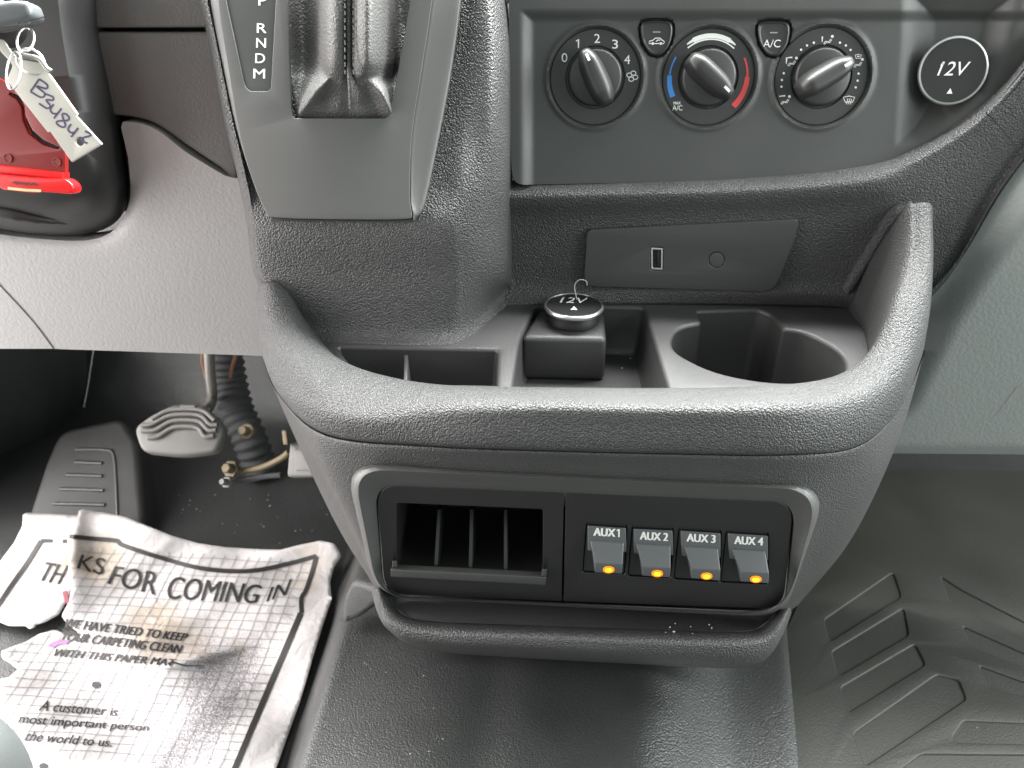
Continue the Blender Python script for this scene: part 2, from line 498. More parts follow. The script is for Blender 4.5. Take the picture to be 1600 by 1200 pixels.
M_AMBER = plain('amber_lamp', (1.0, 0.22, 0.0), 0.3, emit=1.0)
M_AMBERC = plain('amber_lamp_core', (1.0, 0.50, 0.02), 0.3, emit=2.2)
M_THREAD = plain('pale_thread', (0.55, 0.53, 0.5), 0.6)
M_CRUMB = plain('crumb', (0.42, 0.37, 0.29), 0.8)

def paper_mat():
    m, nt, B, N, L = new_mat('printed_paper')
    uvn = N.new('ShaderNodeUVMap'); sep = N.new('ShaderNodeSeparateXYZ'); L.new(uvn.outputs[0], sep.inputs[0])
    x = math_node(N, L, 'MULTIPLY', sep.outputs[0], 1600.0)
    y = math_node(N, L, 'MULTIPLY', math_node(N, L, 'SUBTRACT', 1.0, sep.outputs[1]), 1200.0)
    tc = N.new('ShaderNodeTexCoord')
    st = N.new('ShaderNodeTexNoise'); st.inputs['Scale'].default_value = 11; st.inputs['Detail'].default_value = 8; st.inputs['Roughness'].default_value = .65
    L.new(tc.outputs['Object'], st.inputs['Vector'])
    rp = N.new('ShaderNodeValToRGB'); e = rp.color_ramp.elements
    e[0].position = .30; e[0].color = (.42, .35, .28, 1); e[1].position = .46; e[1].color = (.50, .475, .475, 1)
        # speckled print: dots thinning out towards the edge of its field
    def gauss(cx, cy, wx, wy):
        dx = math_node(N, L, 'DIVIDE', math_node(N, L, 'SUBTRACT', x, cx), wx)
        dy = math_node(N, L, 'DIVIDE', math_node(N, L, 'SUBTRACT', y, cy), wy)
        r2 = math_node(N, L, 'ADD', math_node(N, L, 'MULTIPLY', dx, dx), math_node(N, L, 'MULTIPLY', dy, dy))
        return math_node(N, L, 'SUBTRACT', 1.0, r2)
    dirt = math_node(N, L, 'MAXIMUM', math_node(N, L, 'MAXIMUM', gauss(215.0, 985.0, 150.0, 60.0), gauss(140.0, 880.0, 60.0, 60.0)), 0.0)
    L.new(math_node(N, L, 'MULTIPLY_ADD', dirt, -0.16, st.outputs['Fac']), rp.inputs[0])
    xs = math_node(N, L, 'MULTIPLY_ADD', y, 0.42, x)
    dx = math_node(N, L, 'ABSOLUTE', math_node(N, L, 'DIVIDE', math_node(N, L, 'SUBTRACT', xs, 790.0), 75.0))
    ey = math_node(N, L, 'DIVIDE', math_node(N, L, 'SUBTRACT', y, 975.0), 60.0)
    fld = math_node(N, L, 'MINIMUM', math_node(N, L, 'MULTIPLY', math_node(N, L, 'SUBTRACT', 1.0, dx), 1.6), ey)
    fld = math_node(N, L, 'MAXIMUM', math_node(N, L, 'MINIMUM', fld, 1.0), 0.0)
    sp = N.new('ShaderNodeTexNoise'); sp.inputs['Scale'].default_value = 850; sp.inputs['Detail'].default_value = 1
    L.new(tc.outputs['Object'], sp.inputs['Vector'])
    th = math_node(N, L, 'MULTIPLY_ADD', fld, -0.26, 0.73)
    dots = math_node(N, L, 'GREATER_THAN', sp.outputs['Fac'], th)
    mx = N.new('ShaderNodeMix'); mx.data_type = 'RGBA'; L.new(math_node(N, L, 'MULTIPLY', dots, 0.75), mx.inputs['Factor'])
    L.new(rp.outputs[0], mx.inputs['A']); mx.inputs['B'].default_value = (.13, .12, .14, 1)
    L.new(mx.outputs['Result'], B.inputs['Base Color']); B.inputs['Roughness'].default_value = .6
    cn = N.new('ShaderNodeTexNoise'); cn.inputs['Scale'].default_value = 45; cn.inputs['Detail'].default_value = 5; cn.inputs['Distortion'].default_value = 1.2
    L.new(tc.outputs['Object'], cn.inputs['Vector'])
    bp = N.new('ShaderNodeBump'); bp.inputs['Distance'].default_value = .004; bp.inputs['Strength'].default_value = .5
    L.new(cn.outputs['Fac'], bp.inputs['Height']); L.new(bp.outputs[0], B.inputs['Normal'])
    return m
M_PAPER = paper_mat()

# ------------------------------------------------------------------ planes of the cabin
TRAY = Plane((0, 0.45, 0.36), (0, 0, 1))
HV = Plane(atY(1000, 283, .517), (0, -math.cos(R_(15)), math.sin(R_(15))))
USBP = Plane(atY(1080, 400, .516), (0, -math.cos(R_(3)), math.sin(R_(3))))
AUX = Plane(atY(900, 850, .352), (0, -math.cos(R_(3)), math.sin(R_(3))))
SHIFT = Plane(atY(540, 345, .449), (0, -math.cos(R_(27)), math.sin(R_(27))))
KNEE = Plane(atY(300, 450, .50), (0, -math.cos(R_(8)), -math.sin(R_(8)) * 0.0 + math.sin(R_(4))))
GLOVE = Plane(atY(1520, 550, .500), (-math.sin(R_(6)), -math.cos(R_(6)), 0.03))

# ================================================================== SETTING: floor
HA, HB = atZ(545, 975, .08), atZ(480, 1200, .08)
HC, HD = atZ(1228, 1000, .08), atZ(1245, 1200, .08)
def line_x(a, b, y): return a.x + (b.x - a.x) * (y - a.y) / (b.y - a.y)
def floor_z(x, y):
    l = line_x(HA, HB, y); r = line_x(HC, HD, y)
    z = 0.0
    if x < l: z = .08 * (1 - sstep(0, .05, l - x) ** 1.0)
    elif x > r: z = .058 - .006 * sstep(0, .022, x - r) + .004 * math.exp(-((x - r - .026) / .004) ** 2)
    else:
        u = (x - l) / (r - l); z = .08 + .010 * math.sin(math.pi * min(u, .5)) * (1 - sstep(.66, .95, u)) - .003 * math.exp(-((u - .36) / .06) ** 2) - .022 * sstep(.66, .90, u)
    if y > .80: z += (y - .80) * 1.3 * sstep(.80, .95, y)
    return z
xs = list(np.linspace(-2.2, -.26, 30)) + list(np.linspace(-.255, .36, 180)) + list(np.linspace(.37, 2.2, 30))
ys = list(np.linspace(-2.2, .1, 24)) + list(np.linspace(.12, .7, 60)) + list(np.linspace(.72, 1.15, 30))
V = [Vector((x, y, floor_z(x, y))) for y in ys for x in xs]
fl = mk('floor', V, grid_faces(len(ys), len(xs)), M_RUBBER, angle=180, face_cam=True)
tag(fl, kind='structure')
fw = mk('firewall', [Vector(p) for p in [(-1.2, 1.1, .2), (1.2, 1.1, .2), (1.2, 1.12, .75), (-1.2, 1.12, .75),
                                          (-1.2, 1.16, .2), (1.2, 1.16, .2), (1.2, 1.16, .75), (-1.2, 1.16, .75)]],
        [(0, 1, 2, 3), (4, 7, 6, 5), (0, 3, 7, 4), (1, 5, 6, 2), (3, 2, 6, 7), (0, 4, 5, 1)], M_CARPET)
tag(fw, kind='structure')

# ================================================================== DASHBOARD
dash = thing('dashboard', atY(900, 400, .56), 'dark grained dashboard behind the storage tray and climate panel', 'dashboard')
edge = [(700, 292), (800, 291), (830, 291), (1000, 287), (1180, 281), (1350, 266), (1430, 244), (1510, 200), (1570, 146), (1640, 60)]
base = [(700, 464), (800, 465), (830, 465), (1000, 464), (1180, 466), (1310, 470), (1400, 500), (1478, 442), (1560, 306), (1640, 200)]
ctrl = []
for (ex, ey), (bx, by) in zip(edge, base):
    H = by - ey
    f = lambda t: (ex + (bx - ex) * t, ey + H * t)
    yb = (TRAY.at(bx, by).y if bx <= 1310 else .52)
    g = min(max((ex - 1350) / 150, 0), 1)
    rows = [(-.16, .545), (-.05, .523), (.02, .513), (.085, .508 + .0065 * g), (.16, .509 + .007 * g), (.30, .515 + .002 * g), (.55, .518), (.85, .518), (.955, .514)]
    col = [atY(*f(t), Y) for t, Y in rows]
    if bx <= 1310: col.append(TRAY.at(bx, by + 10) + Vector((0, -.002, .0005)))
    else: col.append(atY(bx, by, .52))
    ctrl.append([tuple(v) for v in col])
loft('dash_wall', ctrl, M_GRAIN, dash, k=8, kv=6, thick=.003)
# moulded ridges where the walls meet
ra = spline([tuple(v) for v in (atY(1310, 468, .522), atY(1324, 450, .5185), atY(1360, 392, .5185), atY(1396, 334, .516), atY(1410, 316, .520))], 8)
mk_bm('moulded_edge', tube_bm([Vector(p) for p in ra], [.0045 * min(1, .15 + i / 6, .15 + (len(ra) - 1 - i) / 6) for i in range(len(ra))], 14), M_GRAIN, dash, 60)
tube('moulded_edge', [TRAY.at(790, 467, .001), TRAY.at(900, 464, .001), TRAY.at(1100, 464, .001), TRAY.at(1306, 470, .001)], .0042, M_GRAIN, dash, N=14, k=8)
tube('moulded_edge', [atY(799, 300, .521), atY(801, 350, .524), atY(801, 410, .524), atY(799, 455, .519)], .0040, M_GRAIN, dash, N=14, k=8)
# seam on the right of the climate panel
Decal(lambda x, y: atY(x, y, .5095)).line([(1540, 176), (1560, 196), (1580, 220), (1602, 248)], 2.2, k=4).build('seam', M_HOLE, dash)
# upper dash left of the shift tower: two trim plates with a gap between
DL = Plane(atY(250, 120, .512), (0, -math.cos(R_(6)), math.sin(R_(6))))
plate('trim_panel', [(60, -60), (335, -60), (345, 43), (60, 44)], DL, M_TRIM, dash, depth=.02, bevel=.0015)
mk('dark_gap', [atY(x, y, .545) for x, y in [(40, -80), (380, -80), (420, 330), (150, 330)]], [(0, 1, 2, 3)], M_HOLE, dash)  # black sheet behind the plates; its colour stands in for shade in the gaps
plate('trim_panel', rnd([(60, 50), (345, 50), (372, 290), (345, 263), (290, 226), (246, 194, 30), (215, 184, 20), (180, 180), (60, 180)]), DL, M_TRIM, dash, depth=.02, bevel=.002)
# top of the dashboard: closes the cabin in front, above the frame
tb = solid('dash_top', [Vector(p) for p in [(-.95, .585, .66), (.95, .585, .66), (.95, 1.1, .70), (-.95, 1.1, .70)]],
           [Vector(p) for p in [(-.95, .60, .58), (.95, .60, .58), (.95, 1.1, .62), (-.95, 1.1, .62)]], M_GRAIN, dash, .012)

# ---------------- knee panel
kp = thing('knee_panel', KNEE.at(250, 540), 'light grey lower dash knee panel left of the console, above the pedals', 'dash panel')
hole = [(187, 186), (200, 245), (204, 290), (201, 320), (186, 350), (165, 368), (130, 376), (70, 374), (0, 366), (-90, 350), (-260, 330), (-560, 320)]
outl = rnd([(-560, 540), (-260, 545), (80, 545), (408, 556), (470, 560), (470, 300), (352, 275), (290, 238, 20), (246, 202, 20), (215, 191, 16), (187, 190)]) + \
    [tuple(p) for p in spline(hole[1:], 3)]
HOLE_D = [tuple(p) for p in spline(hole[2:], 60)]
def knee_s(x, y, h=0.0):
    d = .004 * math.exp(-min(abs(math.hypot(x - a_, y - b_)) for a_, b_ in HOLE_D) / 9.0)
    bulge = .004 * math.sin(min(max((y - 190) / 360, 0), 1) * math.pi)
    return KNEE.at(x, y, bulge - d + h)
kb = KNEE.n * -.02
sheet('panel', outl, knee_s, M_GREY, kp, step=4, back=kb)
Decal(lambda x, y: knee_s(x, y, .0004)).line([(-20, 424), (0, 446), (50, 500), (84, 545)], 1.8, k=3).build('seam', M_HOLE, kp)

# ---------------- glovebox panel
gp = thing('glovebox_panel', GLOVE.at(1520, 705), 'grey glovebox side panel to the right of the black console', 'dash panel')
go = rnd([(2350, -70), (1830, -70), (1700, 130), (1640, 195), (1600, 245), (1552, 305), (1500, 388), (1440, 480), (1380, 600), (1330, 708), (1700, 711), (2350, 718)])
GP_ = np.array([(1830, -70), (1700, 130), (1600, 245), (1500, 388), (1440, 480), (1380, 600)], float)
def edge_d(x, y):
    d = 1e9
    for a, b in zip(GP_[:-1], GP_[1:]):
        t = np.clip(np.dot((x, y) - a, b - a) / np.dot(b - a, b - a), 0, 1); d = min(d, np.linalg.norm(a + (b - a) * t - (x, y)))
    return d
def glove_s(x, y):
    d = edge_d(x, y)
    return GLOVE.at(x, y, -.014 * (1 - sstep(0, 70, d)) - .006 * sstep(690, 712, y) ** 2)
sheet('panel', go, glove_s, M_GREYR, gp, step=5, back=GLOVE.n * -.03)
Decal(lambda x, y: glove_s(x, y) + GLOVE.n * .0003).line([(1592, 602), (1580, 618), (1568, 634), (1556, 650)], 1.2, k=2).build('scratch', M_DIM, gp)

# ---------------- steering column shroud
sh = thing('steering_column_shroud', atY(80, 330, .47), 'smooth black steering column shroud in the cut-out of the grey knee panel', 'steering column')
SP = Plane(atY(80, 330, .505), (0.1, -1, .12))
so = smooth_closed([(-300, -80), (-100, -120), (100, -120), (152, -60), (162, 50), (182, 150), (197, 250), (200, 305), (180, 346), (130, 366), (60, 366), (-60, 350), (-300, 330)], 8)
si = smooth_closed([(-220, -40), (-100, -70), (60, -70), (85, -40), (95, 40), (110, 130), (128, 220), (132, 260), (115, 290), (85, 300), (40, 300), (-60, 290), (-220, 280)], 8)
ring_loft('shell', so, si, [(-.02, -.03), (0, 0), (.12, .010), (.3, .022), (.6, .036), (1, .044)], SP, M_DARK, sh, N=200, close=True)
tube('lower_lip', [SP.at(-80, 318, .028), SP.at(0, 330, .030), SP.at(60, 342, .026), SP.at(118, 350, .016)], [.005] * 10 + [.004, .004, .004, .003, .003, .002, .002, .001, .001], M_DARK, sh, k=6)

# ================================================================== CENTRE CONSOLE
con = thing('centre_console', atY(880, 1030, .36), 'black grained centre console with storage tray, shift tower and lower bin', 'console')
# shift tower
rowsT = {
    -40: [(296, .57), (303, .525), (314, .508), (340, .505), (530, .515), (712, .512), (742, .505), (762, .512), (778, .53), (788, .56)],
    70: [(322, .56), (328, .508), (338, .492), (358, .487), (535, .498), (700, .494), (738, .484), (768, .494), (789, .512), (799, .55)],
    180: [(345, .55), (350, .488), (361, .474), (378, .470), (540, .48), (688, .475), (734, .468), (768, .480), (791, .502), (802, .545)],
    280: [(370, .54), (374, .476), (384, .462), (402, .457), (542, .463), (678, .459), (728, .460), (766, .476), (792, .500), (804, .54)],
    350: [(384, .53), (388, .473), (397, .459), (412, .454), (545, .454), (684, .454), (726, .460), (765, .477), (793, .502), (804, .54)],
    430: [(396, .53), (400, .476), (408, .463), (424, .456), (548, .457), (688, .457), (726, .462), (765, .479), (794, .504), (804, .54)],
}
ctrl = []
for y, r in rowsT.items():
    row = []
    for i, (x, Y) in enumerate(r):
        if y <= 280 and 3 <= i <= 5: Y = SHIFT.at(x, y, -.007).y
        elif y <= 280 and i in (2, 6): Y = max(Y, SHIFT.at(x, y, -.0012 if i == 2 else -.004).y)
        elif y == 350 and 3 <= i <= 5: Y = max(Y, SHIFT.at(x, y, -.003).y)
        row.append(tuple(atY(x, y, Y)))
    ctrl.append(row)
bl = [(430, 505), (440, 508), (455, 512), (480, 518), (560, 524), (688, 526), (730, 516), (766, 488), (794, 464), (806, 455)]
ctrl.append([tuple(TRAY.at(x, y) + Vector((0, -.001, .007))) for x, y in bl])
ctrl.append([tuple(TRAY.at(x, y + 9) + Vector((0, -.004, -.0005))) for x, y in bl])
boot_cut = [(455, -60), (461, 182), (610, 182), (655, -60)]
loft('shift_tower', ctrl, M_GRAIN, con, k=10, kv=10, cut=boot_cut)

# tray floor with the openings of its three pockets
left_pk = rnd([(526, 541, 8), (778, 546, 6), (776, 606, 6), (600, 602, 10), (560, 584, 14)], 5)
mid_pk = rnd([(838, 476, 10), (1006, 480, 8), (1045, 608, 8), (801, 606, 8), (812, 528, 12)], 5)
cup_pk = rnd([(1087, 486, 7), (1186, 483, 8), (1206, 492, 8), (1224, 514, 4), (1262, 519, 20), (1316, 548, 30), (1326, 582, 24), (1270, 597, 40), (1195, 597, 40), (1110, 580, 40), (1046, 545, 26), (1056, 512, 20), (1097, 504, 5)], 5)
tray_o = [(455, 455), (560, 475), (690, 455), (760, 430), (900, 440), (1100, 440), (1330, 440), (1372, 520), (1372, 585), (1300, 622), (1000, 640), (700, 640), (560, 615), (480, 545)]
tr = plate('storage_tray', tray_o, TRAY, M_TRAY, con, holes=[left_pk, mid_pk, cup_pk], depth=.006, bevel=.0027)
to3 = lambda q: [TRAY.at(x, y) for x, y in q]
pocket('pocket', to3(left_pk), [(.0022, 1.003), (.02, .97), (.034, .93), (.038, .86)], M_TRAY, tr)
pocket('pocket', to3(mid_pk), [(.0022, 1.003), (.02, .985), (.033, .96), (.0375, .90)], M_TRAY, tr)
pocket('cup_holder', to3(cup_pk), [(.0022, 1.003), (.03, .975), (.058, .95), (.065, .90), (.066, .86)], M_TRAY, tr)
a = TRAY.at(634, 548); b = TRAY.at(632, 600)
solid('divider', [a + Vector((-.0012, 0, -.003)), a + Vector((.0012, 0, -.003)), b + Vector((.0012, 0, -.006)), b + Vector((-.0012, 0, -.006))],
      [a + Vector((-.002, 0, -.036)), a + Vector((.002, 0, -.036)), b + Vector((.002, 0, -.036)), b + Vector((-.002, 0, -.036))], M_TRAY, tr, .0006)
blk = [TRAY.at(x, y) + Vector((0, 0, -.003)) for x, y in [(842, 478), (944, 480), (948, 523), (815, 521)]]
ctr = sum(blk, Vector()) / 4
solid('socket_block', blk, [ctr + (v - ctr) * 1.03 + Vector((0, 0, -.035)) for v in blk], M_TRAY, tr, .004, 4)
# crumbs in the mid pocket and the lower bin are loose: see below

# rim and fascia: one moulded band round the tray
T = 'T'
rim = [  # inner base, inner crest, outer crest, roll, fascia, seam
    [(462, 452, .470), (447, 441, .464), (430, 438, .456), (414, 441, .455), (404, 448, .465), (401, 468, .485), (404, 475, .50)],
    [(486, 508, T), (464, 486, .448), (444, 487, .438), (420, 496, .434), (404, 500, .446), (404, 520, .465), (410, 530, .49)],
    [(520, 552, T), (490, 528, .428), (470, 535, .416), (442, 550, .409), (414, 553, .421), (411, 560, .436), (413, 563, .455)],
    [(566, 590, T), (536, 564, .409), (518, 578, .396), (490, 600, .386), (450, 608, .392), (440, 618, .398), (440, 622, .412)],
    [(625, 606, T), (606, 588, .398), (590, 606, .382), (566, 632, .369), (535, 655, .364), (516, 676, .370), (512, 681, .378)],
    [(710, 602, T), (706, 603, .390), (700, 611, .376), (690, 632, .359), (682, 662, .3530), (674, 692, .3515), (672, 697, .357)],
    [(850, 605, T), (850, 607, .388), (850, 615, .373), (850, 632, .354), (850, 664, .3500), (850, 699, .3490), (850, 704, .354)],
    [(1050, 606, T), (1050, 608, .389), (1050, 617, .374), (1050, 635, .354), (1050, 668, .3500), (1050, 704, .3490), (1050, 709, .354)],
    [(1200, 603, T), (1206, 603, .393), (1212, 613, .377), (1220, 632, .358), (1225, 667, .3525), (1229, 705, .3510), (1230, 711, .356)],
    [(1296, 602, T), (1308, 586, .406), (1322, 597, .391), (1334, 622, .375), (1338, 658, .369), (1340, 692, .370), (1341, 698, .376)],
    [(1350, 576, T), (1362, 543, .424), (1384, 552, .412), (1402, 578, .402), (1407, 606, .398), (1405, 634, .401), (1405, 640, .406)],
    [(1350, 528, T), (1392, 470, .449), (1416, 474, .439), (1440, 490, .435), (1447, 512, .436), (1441, 552, .442), (1440, 560, .446)],
    [(1330, 496, T), (1408, 400, .478), (1434, 398, .470), (1453, 404, .466), (1458, 420, .470), (1453, 465, .480), (1450, 480, .49)],
    [(1314, 474, T), (1408, 330, .504), (1428, 318, .499), (1450, 317, .497), (1457, 325, .500), (1456, 350, .515), (1450, 360, .53)],
]
ctrl = []
for c in rim:
    ctrl.append([tuple(TRAY.at(x, y, -.002)) if Y == T else tuple(atY(x, y, Y)) for x, y, Y in c])
loft('tray_rim', ctrl, M_GRAIN, con, k=10, kv=6, thick=.002)

# lower body under the seam
low = [
    [(424, 560, .52), (470, 690, .52), (562, 880, .52), (604, 926, .52)],
    [(413, 566, .452), (447, 652, .445), (522, 812, .435), (585, 916, .425)],
    [(440, 625, .410), (480, 695, .400), (540, 812, .396), (592, 918, .394)],
    [(511, 684, .3725), (522, 722, .3715), (560, 812, .372), (602, 915, .374)],
    [(672, 700, .3545), (673, 727, .3560), (676, 815, .360), (679, 927, .362)],
    [(850, 707, .3515), (850, 736, .3540), (850, 830, .358), (850, 937, .360)],
    [(1050, 712, .3515), (1050, 743, .3540), (1050, 840, .358), (1050, 947, .360)],
    [(1230, 714, .3535), (1228, 752, .3560), (1215, 850, .360), (1190, 955, .362)],
    [(1341, 701, .3715), (1322, 752, .3730), (1276, 850, .376), (1216, 957, .380)],
    [(1405, 643, .407), (1378, 735, .402), (1312, 860, .402), (1236, 952, .402)],
    [(1441, 563, .447), (1402, 690, .445), (1330, 840, .442), (1248, 943, .440)],
    [(1432, 560, .53), (1388, 700, .53), (1305, 850, .53), (1232, 940, .53)],
]
ctrl = [[tuple(atY(c[0][0], c[0][1] - 1.5, c[0][2] + .006))] + [tuple(atY(*p)) for p in c] for c in low]
open_px = rnd([(586, 760, 28), (1241, 786, 30), (1224, 955, 28), (600, 930, 30)])
loft('lower_body', ctrl, M_GRAINF, con, k=8, kv=10, cut=[(600, 775), (1228, 800), (1212, 942), (612, 918)])
Fo = rnd([(539, 724, 55), (1294, 759, 60), (1224, 966, 50), (588, 932, 50)], 10)
Fi = rnd([(587, 759, 34), (1242, 786, 36), (1225, 956, 34), (600, 931, 36)], 10)
ring_loft('panel_frame', Fo, Fi, [(-.02, -.012), (0, -.004), (.10, .0015), (.25, .0035), (.42, .0025), (.75, -.0005), (.93, -.001), (1.0, -.003), (1.02, -.010)], AUX, M_BEZEL, con, N=240)

# lower bin: floor, back and a rounded lip
BZ = .203
bin_c = [  # inner base, inner crest, outer crest, front, underside
    [(606, 926, .362), (598, 922, .356), (588, 919, .356), (580, 921, .365), (584, 926, .40)],
    [(618, 950, .356), (606, 948, .346), (594, 952, .344), (589, 955, .352), (600, 958, .39)],
    [(640, 965, .350), (628, 968, .338), (613, 978, .333), (609, 986, .340), (628, 992, .38)],
    [(690, 972, .347), (680, 980, .334), (668, 994, .328), (660, 1008, .332), (665, 1016, .37)],
    [(850, 978, .347), (850, 986, .332), (850, 1002, .325), (850, 1020, .329), (850, 1030, .37)],
    [(1000, 983, .347), (1000, 992, .332), (1000, 1008, .325), (1000, 1030, .329), (1000, 1038, .37)],
    [(1130, 988, .347), (1136, 997, .333), (1140, 1014, .327), (1142, 1037, .331), (1140, 1044, .37)],
    [(1180, 984, .350), (1190, 993, .338), (1198, 1006, .333), (1196, 1027, .338), (1190, 1034, .38)],
    [(1203, 968, .355), (1213, 972, .345), (1222, 978, .342), (1222, 994, .350), (1216, 1004, .39)],
    [(1214, 952, .362), (1224, 951, .356), (1234, 950, .356), (1236, 960, .366), (1230, 966, .40)],
]
ctrl = [[tuple(atY(*p)) for p in c] for c in bin_c]
loft('lower_bin_lip', ctrl, M_GRAIN, con, k=8, kv=6, thick=.0015)
inner = [ctrl[i][0] for i in range(len(ctrl))]
V = []; 
for p in inner: V.append(Vector(p))
for p in inner: V.append(Vector((p[0], max(p[1] + .010, .360), BZ)))
for p in inner: V.append(Vector((p[0], .43, BZ)))
for p in inner: V.append(Vector((p[0], .43, BZ + .06)))
mk('lower_bin', V, grid_faces(4, len(inner)), M_TRAY, con, angle=50, face_cam=True)
# underside and side skirts so the body is closed above the floor
pts = [atY(x, y, Y) for x, y, Y in [(600, 926, .425), (640, 1000, .40), (850, 1024, .40), (1140, 1040, .40), (1222, 1000, .41), (1240, 945, .44)]]
solid('under_cover', pts, [p + Vector((0, .14, -.005)) for p in pts], M_DARK, con, 0)
# small side trim behind the paper, left of the bin
plate('side_trim', rnd([(548, 906, 12), (590, 920, 4), (600, 935), (560, 966, 10), (530, 978, 8), (536, 935, 8)]), Plane(atY(560, 940, .425), (-.5, -1, .25)), M_GRAINF, con, depth=.02, bevel=.005)

# ================================================================== GEAR SELECTOR
gs = thing('gear_selector', SHIFT.at(540, 345), 'charcoal gear selector surround with black leather boot and P R N D M letters', 'gear selector')
bz_o = [(314, -90), (332, 20), (350, 110), (372, 210), (398, 290), (422, 338), (432, 345), (540, 347), (636, 347), (650, 341), (664, 318), (686, 215), (706, 110), (720, 10), (729, -90)]
bz_i = [(337, -90), (348, 20), (362, 110), (379, 210), (400, 285), (420, 332), (436, 342), (540, 344.5), (634, 344), (646, 337), (643, 308), (646, 215), (662, 110), (677, 10), (686, -90)]
N_ = 15
ctrl = []
for t, h in [(0, -.010), (0, -.001), (.10, .0014), (.5, .0030), (.9, .0046), (1.0, .0051), (1.06, .0052)]:
    ctrl.append([tuple(SHIFT.at(o[0] + (i[0] - o[0]) * t, o[1] + (i[1] - o[1]) * t, h)) for o, i in zip(bz_o, bz_i)])
bez = loft('surround', ctrl, M_BEZEL, gs, k=3, kv=6)
hole_b = rnd([(452, -40), (460, 182, 10), (464, 188, 4), (606, 188, 6), (613, 180, 8), (652, -40)])
face_o = [(x, y) for x, y in spline(bz_i, 3)]
ind = rnd([(352, -40), (358, 0), (388, 138, 8), (395, 146, 6), (428, 146, 8), (436, 0), (438, -40)])
plate('face', face_o, SHIFT, M_BEZEL, bez, holes=[hole_b, ind], h=.0054, depth=.003, bevel=.0005)
indp = plate('gear_indicator', [(x, y) for x, y in ind], SHIFT, plastic('satin_indicator', (.05, .052, .05), .32, fine=3000, gdist=.00005, gstr=.3, dust=.02), gs, h=.0044, depth=.003, bevel=.0004)
dc = Decal(lambda x, y: SHIFT.at(x, y, .0046))
for ch, x, y, w in [('P', 410, 1, 12), ('R', 409, 44, 15), ('N', 408, 67, 15), ('D', 406.5, 91, 15), ('M', 405, 115, 18)]: dc.ctext(ch, x, y, w, 15, rot=1, bold=.012)
dc.build('lettering', M_WHITE, indp)
# leather boot
shaft_x = [452, 474, 497, 512, 532, 545, 558, 580, 604, 625, 658]
boot_rows = [
    (-60, shaft_x, [-2, -9, 0, 21, 25, 17, 26, 28, 5, -13, -4]),
    (30, shaft_x, [-2, -9, 0, 20, 24, 16, 25, 27, 4, -13, -4]),
    (90, [454, 475, 498, 512, 532, 545, 558, 579, 603, 624, 650], [-2, -8, 0, 18, 21, 15, 22, 24, 3, -12, -4]),
    (112, [455, 476, 501, 514, 533, 545.5, 557, 575, 600, 622, 645], [-1, -6, 4, 15, 17, 13, 18, 18, 2, -12, -4]),
    (125, [456, 477, 505, 517, 534, 546, 556, 569, 589, 616, 640], [0, -3, 12, 12, 13, 11, 14, 14, 9, -10, -3]),
    (141, [458, 473, 495, 511, 532, 547, 560, 574, 595, 615, 634], [0, 0, 12, 8, 8.5, 7.5, 9.5, 9, 12, -7, -3]),
    (160, [460, 468, 481, 503, 530, 548, 566, 585, 604, 613, 628], [0, 2, 9, 4, 5, 4, 6, 5, 10, -4, -2]),
    (178, [462, 465, 470, 498, 530, 548, 570, 592, 610, 614, 622], [0, 1, 3.5, 1, 1.5, 1, 2, 1.5, 5, -1, -1]),
    (198, [458, 463, 470, 498, 530, 548, 570, 592, 610, 616, 626], [-4] * 11)]
rs = random.Random(3); ctrl = []
for y, xs_, vs_b in boot_rows:
    w_ = .5 if y < 100 else 1.0
    ctrl.append([tuple(SHIFT.at(x + (rs.uniform(-1.4, 1.4) * w_ if 0 < i < 10 else 0), y, .0005 + .0011 * v + (rs.uniform(-.0006, .0006) * w_ if 0 < i < 10 else 0))) for i, (x, v) in enumerate(zip(xs_, vs_b))])
bt = loft('leather_boot', ctrl, M_LEATHER, gs, k=8, kv=8)
# stitched seam down the middle of the boot
bm = bmesh.new()
for side, xx in ((-1, 539), (1, 552)):
    for kx in range(11):
        y = -6 + kx * 11.5
        h = .0005 + .0011 * (24.5 - 3.0 * max(y, 0) / 105) + .0012
        tube_bm([SHIFT.at(xx, y, h), SHIFT.at(xx + .3, y + 7, h)], .00035, 6, bm)
mk_bm('stitching', bm, M_LEATHER, bt)
tube('seam_welt', [SHIFT.at(545, -20, .022), SHIFT.at(545, 60, .020), SHIFT.at(546, 110, .018), SHIFT.at(548, 140, .0155), SHIFT.at(549, 170, .0075)], .0016, M_LEATHER, bt, k=5)

# ================================================================== CLIMATE PANEL
cp = thing('climate_panel', HV.at(1100, 285), 'charcoal climate control panel with three rotary dials above the USB plate', 'control panel')
DIALS = [(930, 121), (1107, 121), (1284, 120)]
DC = [HV.at(*c) for c in DIALS]
pxl = (HV.at(1030, 120) - HV.at(930, 120)).length / 100      # metres per photo pixel there
RD = 75 * pxl
bowl = np.array([(1413, -20), (1411, 60), (1402, 225), (1440, 222), (1490, 196), (1540, 150), (1575, 80), (1600, -20)], float)
def poly_d(x, y, P):
    A = P; B = np.roll(P, -1, 0); D = B - A; w = np.array((x, y))
    t = np.clip(((w - A) * D).sum(1) / (D ** 2).sum(1), 0, 1)
    d = math.sqrt((((A + D * t[:, None]) - w) ** 2).sum(1).min())
    return d if inside1((x, y), P) else -d
SHIELD = [(-24, -30), (-10, -33), (10, -33), (24, -30), (28, -18), (24, 6), (12, 24), (0, 28), (-12, 24), (-24, 6), (-28, -18)]
BTN = [(1026, 62, 'circulation'), (1209, 63, 'air')]
